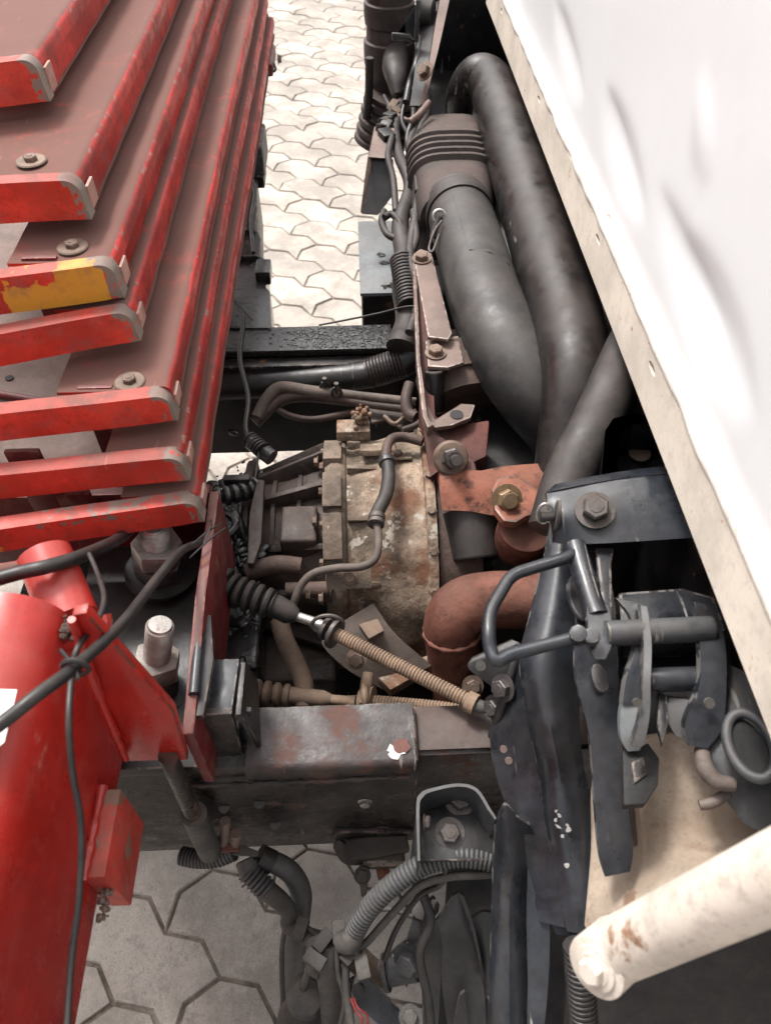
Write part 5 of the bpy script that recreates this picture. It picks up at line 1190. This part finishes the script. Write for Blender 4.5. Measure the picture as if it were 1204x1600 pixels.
# wiring harness climbing beside the engine mount
hn = thing('engine_harness', 'tangled dusty wiring harness climbing past the air cleaner to the battery box', 'harness', P(630, 450, Z=.8))
B().tube(PP([(628, 545, .88), (640, 500, .90), (632, 450, .92), (632, 400, .94), (625, 350, .95), (640, 290, .97), (622, 240, .98), (618, 200, .99), (628, 150, 1.0)]), [.030, .026, .024, .020, .017, .013, .012, .010, .012], 16, 8).out('trunk', 'rubber', hn, smooth=60)
B().ribbed(P(640, 480, Z=.925), P(628, 405, Z=.95), .022, .004, .008).out('taped_wrap', 'rubber', hn)
cable('branch', PP([(640, 520, .93), (656, 460, .95), (640, 400, .96), (650, 330, .98), (655, 260, 1.0), (640, 230, 1.0), (652, 190, 1.0), (664, 150, 1.0)]), .009, 'rubber', hn)
cable('branch', PP([(600, 330, .95), (596, 345, .95), (604, 365, .95), (622, 372, .95), (625, 350, .96), (612, 335, .96), (600, 340, .96)]), .007, 'rubber', hn)
cable('branch', PP([(652, 300, 1.0), (648, 240, 1.01), (656, 200, 1.02), (668, 170, 1.03), (660, 110, 1.05), (668, 60, 1.06)]), .006, 'rubber', hn)
cable('branch', PP([(620, 180, 1.0), (640, 188, 1.0), (655, 176, 1.0), (662, 160, 1.0)]), .005, 'bracket_tan', hn)
for pix, r_ in (([(612, 215, 1.0), (606, 245, .99), (614, 280, .97), (618, 330, .95)], .007), ([(640, 140, 1.03), (646, 180, 1.02), (636, 215, 1.0), (640, 262, .98), (634, 320, .96)], .006), ([(632, 160, 1.02), (628, 190, 1.0), (644, 225, 1.0), (648, 275, .98)], .005),
               ([(600, 150, 1.0), (610, 175, 1.0), (598, 200, 1.0), (612, 225, .99)], .005), ([(655, 60, 1.1), (650, 100, 1.08), (640, 130, 1.05), (634, 160, 1.03)], .008), ([(645, 330, .98), (650, 370, .97), (643, 395, .96)], .007)):
    cable('branch', PP(pix), r_, random.choice(['rubber', 'black_paint', 'cable_black']), hn)
random.seed(21)
for k in range(9):
    q = P(random.uniform(598, 625), random.uniform(165, 212), Z=1.0); B().box(q, (random.uniform(.015, .03), random.uniform(.02, .04), .016), Matrix.Rotation(random.uniform(-.8, .8), 3, 'Z') @ Matrix.Rotation(random.uniform(-.5, .5), 3, 'X')).bevel(.003).out('connector', random.choice(['rubber', 'boot_dusty', 'black_paint']), hn)
B().tube(PP([(618, 70, 1.06), (618, 105, 1.04), (620, 125, 1.03), (621, 150, 1.01)]), [.030, .032, .024, .012], 18).out('connector_boot', 'rubber', hn)
B().ribbed(P(620, 122, Z=1.03), P(622, 148, Z=1.01), [.024, .015], .004, .008).out('boot_ridges', 'boot_dusty', hn)

# air cleaner with strap
ac = thing('air_cleaner', 'upright grey air cleaner canister with strap, beyond the harness', 'air cleaner', P(608, 170, Z=.5))
yc = 2.05
def can(px0, px1, py): 
    a, c_ = P(px0, py, Y=yc), P(px1, py, Y=yc); return (a + c_) / 2, (c_ - a).length / 2
prf = [(176, 34), (130, 34), (100, 35), (98, 39), (80, 40), (62, 40), (60, 36), (45, 36), (38, 33), (36, 38), (20, 40), (2, 40), (0, 36), (-20, 36), (-60, 36)]
c0, _ = can(578, 640, 100)
rings = []
for py, hw in prf:
    c_ = P(608, py, Y=yc); w_ = S(c_, hw)
    rings.append([Vector((c_.x + w_ * math.cos(a), yc + w_ * math.sin(a), c_.z)) for a in [R(12 * i) for i in range(30)]])
B().loft(rings).out('canister', 'bellows', ac, smooth=35)
for py, hw in ((70, 41.5), (92, 41.5)):
    c_ = P(608, py, Y=yc); w_ = S(c_, hw)
    B().revolve([(-.008, w_ * .98), (-.008, w_), (.008, w_), (.008, w_ * .98)], (c_.x, yc, c_.z), UP, 30).out('strap', 'bracket_tan', ac)
plate('hanger', [(612, 52), (640, 54), (646, 62), (650, 0), (656, 0), (654, 66), (612, 64)], 'grey_bracket', ac, .01, Y=1.90)
B().ribbed(P(592, 225, Y=2.0), P(612, 150, Y=2.0), .062, .010, .022, seg=26).out('ribbed_elbow', 'bellows', ac)
cable('drain_line', [P(577, 90, Y=1.95), P(576, 150, Y=1.95), P(572, 185, Y=1.95)], .010, 'rubber', ac)

# brown folded channel below the canister
cc_ = thing('brown_channel', 'brown folded steel channel hanging open beside the air cleaner', 'channel', P(590, 330, Z=.8))
sheet('web', [[(585, 198, 1.0), (616, 200, 1.0)], [(575, 245, .985), (612, 248, .985)]], 'bracket_tan', cc_, .006, sub=False)
sheet('side', [[(584, 200, 1.0), (590, 204, .99)], [(574, 248, .985), (583, 246, .975)], [(563, 330, .95), (566, 332, .945)]], 'bracket_tan', cc_, .006, n=3)
sheet('inner_face', [[(582, 247, .978), (614, 249, .98)], [(572, 300, .93), (616, 300, .93)], [(565, 332, .90), (590, 334, .90)]], 'black_paint', cc_, .008, sub=False)

# black cab rear pillar bits at the top
tp = thing('cab_mount_bracket', 'dark upright cab mount bracket with pale edge beyond the intake pipe', 'bracket', P(680, 180, Z=.9))
sheet('edge_plate', [[(690, -20, 1.16), (706, -20, 1.16)], [(676, 60, 1.12), (688, 62, 1.12)], [(668, 110, 1.09), (676, 110, 1.09)], [(655, 165, 1.05), (664, 160, 1.05)]], 'bracket_tan', tp, .006, n=5)
sheet('dark_web', [[(650, -30, 1.13), (690, -30, 1.15)], [(652, 60, 1.10), (675, 60, 1.11)], [(645, 130, 1.07), (664, 130, 1.07)], [(640, 165, 1.05), (656, 165, 1.05)]], 'black_paint', tp, .006, n=5)
bolt(P(664, 112, Z=1.10), (-.6, -.4, .6), .014, 'bolt_brown', tp, 'bolt')
B().cyl(P(655, 20, Z=1.13), P(676, 22, Z=1.13), .03, seg=20).out('bush', 'rubber', tp)
pxtube('brace', [(640, 190, 1.04), (655, 178, 1.05), (670, 160, 1.06)], 5, 'bracket_tan', tp, 8)
uc = thing('underfloor_member', 'black pressed underfloor beam beneath the cab behind the intake arch', 'beam', P(730, 130, Z=.9))
sheet('beam_face', [[(680, 60, 1.0), (740, 40, 1.0), (860, 40, 1.0)], [(668, 110, .985), (740, 95, .985), (860, 95, .985)], [(662, 160, .96), (740, 150, .96), (860, 150, .96)], [(655, 225, .93), (740, 225, .93), (860, 225, .93)]], 'black_paint', uc, .02, n=5)

# left of the far strip: dark gear hanging below the boom
rl = thing('marker_lamp', 'small dark square marker lamp at the boom edge over the bright paving', 'lamp', P(400, 240, Z=.9))
B().span(P(388, 245, Z=.93) - Vector((.02, 0, .05)), P(416, 205, Z=.93) + Vector((0, 0, .02))).bevel(.008, 3).out('lamp_housing', 'grey_bracket', rl)
B().span(P(392, 262, Z=.90) - Vector((.02, 0, .05)), P(413, 240, Z=.90)).bevel(.004).out('lamp_foot', 'black_paint', rl)
r2 = thing('rear_reflector', 'small red lamp block with wire on the boom edge', 'lamp', P(425, 85, Z=1.0))
B().span(P(415, 100, Z=1.02) - Vector((.02, 0, .03)), P(430, 68, Z=1.02)).bevel(.006).out('lamp_body', 'red_dark', r2)
cable('lamp_wire', PP([(428, 100, 1.02), (430, 110, 1.0), (415, 116, 1.0)]), .003, 'cable_black', r2); bolt(P(434, 92, Z=1.02), XA, .010, 'bolt_brown', r2, 'flange')
hg = thing('tool_frame', 'black stepped side frame hanging between the boom and the bright paving', 'frame', P(400, 420, Z=.5))
B().prism(PP([(330, 260), (392, 262), (402, 280), (402, 330), (398, 360), (330, 360)], Z=.88), (0, 0, -.12)).bevel(.004).out('upper_cover', 'black_paint', hg)
B().prism(PP([(320, 340), (396, 345), (408, 372), (404, 400), (320, 400)], Z=.87), (0, 0, -.2)).bevel(.004).out('middle_cover', 'black_paint', hg)
B().prism(PP([(300, 395), (406, 398), (416, 405), (416, 448), (422, 455), (424, 512), (300, 512)], Z=.86), (0, 0, -.22)).bevel(.004).out('lower_cover', 'oily_black', hg)
B().box(P(412, 425, Z=.865), (.03, .05, .03)).bevel(.004).out('latch_block', 'oily_black', hg)
B().span((-1.3, 1.22, .56), (P(396, 512, Z=.86).x, 1.50, .80)).out('back_tank', 'black_paint', hg)
q = P(392, 340, Z=.90); cable('strap_wire', PP([(388, 262, .92), (398, 300, .9), (392, 345, .9), (396, 395, .9)]), .004, 'black_paint', hg)

# more thin dirty cables and plugs around the valve
random.seed(31)
tg = thing('cable_tangle', 'tangle of thin dirty cables and plugs below the corrugated conduit', 'cables', P(560, 1500, Z=.5))
for pix in ([(470, 1440, .60), (500, 1462, .62), (535, 1462, .66), (560, 1440, .68), (600, 1420, .70), (645, 1432, .70)], [(495, 1480, .66), (482, 1520, .63), (470, 1560, .58), (460, 1640, .5)],
            [(552, 1478, .70), (562, 1510, .68), (552, 1560, .66), (530, 1640, .6)], [(660, 1395, .74), (672, 1440, .72), (655, 1490, .70), (668, 1560, .66), (676, 1640, .6)],
            [(440, 1400, .60), (446, 1440, .58), (440, 1500, .54), (446, 1640, .45)], [(700, 1340, .80), (690, 1380, .77), (655, 1400, .74), (620, 1450, .70), (600, 1500, .67)], [(525, 1470, .69), (528, 1520, .67), (538, 1570, .65), (520, 1640, .6)]):
    cable('cable', PP(pix), random.uniform(.003, .006), random.choice(['harness', 'rubber', 'cable_black']), tg)
for px, py in ((505, 1470), (530, 1458), (492, 1500), (548, 1490), (470, 1452), (655, 1420), (566, 1512)):
    B().box(P(px, py, Z=.69 if px > 485 else .61), (.016, .026, .014), Matrix.Rotation(random.uniform(-1, 1), 3, 'Z')).bevel(.002).out('plug', random.choice(['harness', 'rubber']), tg)

# fittings that belong to a part sit one level deeper
def deeper(tn, pairs):
    for root in [o for o in list(col.objects) if o.parent is None and o.name.split('.')[0] == tn]:
        for cn, pn in pairs:
            ps = [c for c in root.children if c.name.split('.')[0] == pn]
            for c in [c for c in root.children if c.name.split('.')[0] == cn]:
                p_ = min(ps, key=lambda x: (WL[x.name] - WL[c.name]).length)
                c.parent = p_
                c.matrix_parent_inverse = Matrix.Translation(-WL[p_.name])
deeper('tie_stud', [('rod_end', 'threaded_rod'), ('washer', 'lock_nut')]); deeper('truck_cab', [('seam_bead', 'rear_panel')])
deeper('cab_latch', [('bolt_tip', 'nut'), ('washer', 'nut'), ('split_ring', 'clevis_pin'), ('pin_washer', 'clevis_pin'), ('tray_plug', 'tray_floor'), ('rivet_head', 'hook_plate')])
deeper('side_stay', [('washer', 'end_boss'), ('bolt', 'end_boss'), ('weld_ring', 'tube')]); deeper('exhaust_pipe', [('weld_ring', 'elbow')])
deeper('engine_mount', [('bolt_shank', 'arm_lug'), ('stud_tip', 'stud'), ('stud_washer', 'stud'), ('stud_nut', 'stud'), ('plate_hole', 'lip_plate'), ('bolt', 'strap_tab')])
deeper('intake_hose', [('clamp_screw', 'clamp_band'), ('clamp_buckle', 'clamp_band'), ('clamp_wire', 'clamp_band')]); deeper('battery_box', [('oil_drips', 'lid')])
deeper('chassis_rail', [('weld_bead', 'cap_plate'), ('peeling_paint', 'cap_plate'), ('rust_patch', 'cap_plate'), ('tar_beads', 'top_strip')])
deeper('engine_block', [('stub_bore', 'outlet_stub'), ('stub_lip', 'outlet_stub')]); deeper('crane_pedestal', [('decal_print', 'decal'), ('weld_lump', 'foot_block')])
deeper('gearbox', [('inspection_cover', 'bell_housing'), ('bell_web', 'bell_housing'), ('flange_boss', 'bell_flange'), ('caked_dirt', 'lift_bracket'), ('ring_rib', 'gear_case'), ('rib', 'gear_case'), ('boss_box', 'gear_case')])
deeper('cab_support', [('paint_fleck', 'leg_face'), ('rivet', 'leg_flange'), ('slot', 'front_arm'), ('slot_rim', 'front_arm'), ('rivet_head', 'front_arm')])
deeper('fender_panel', [('recess_block', 'recess'), ('ear_hole', 'side_ear'), ('hole_rim', 'side_ear')])
deeper('brake_pipe', [('clip_stud', 'pipe_clip')]); deeper('marker_lamp', [('lamp_foot', 'lamp_housing')])
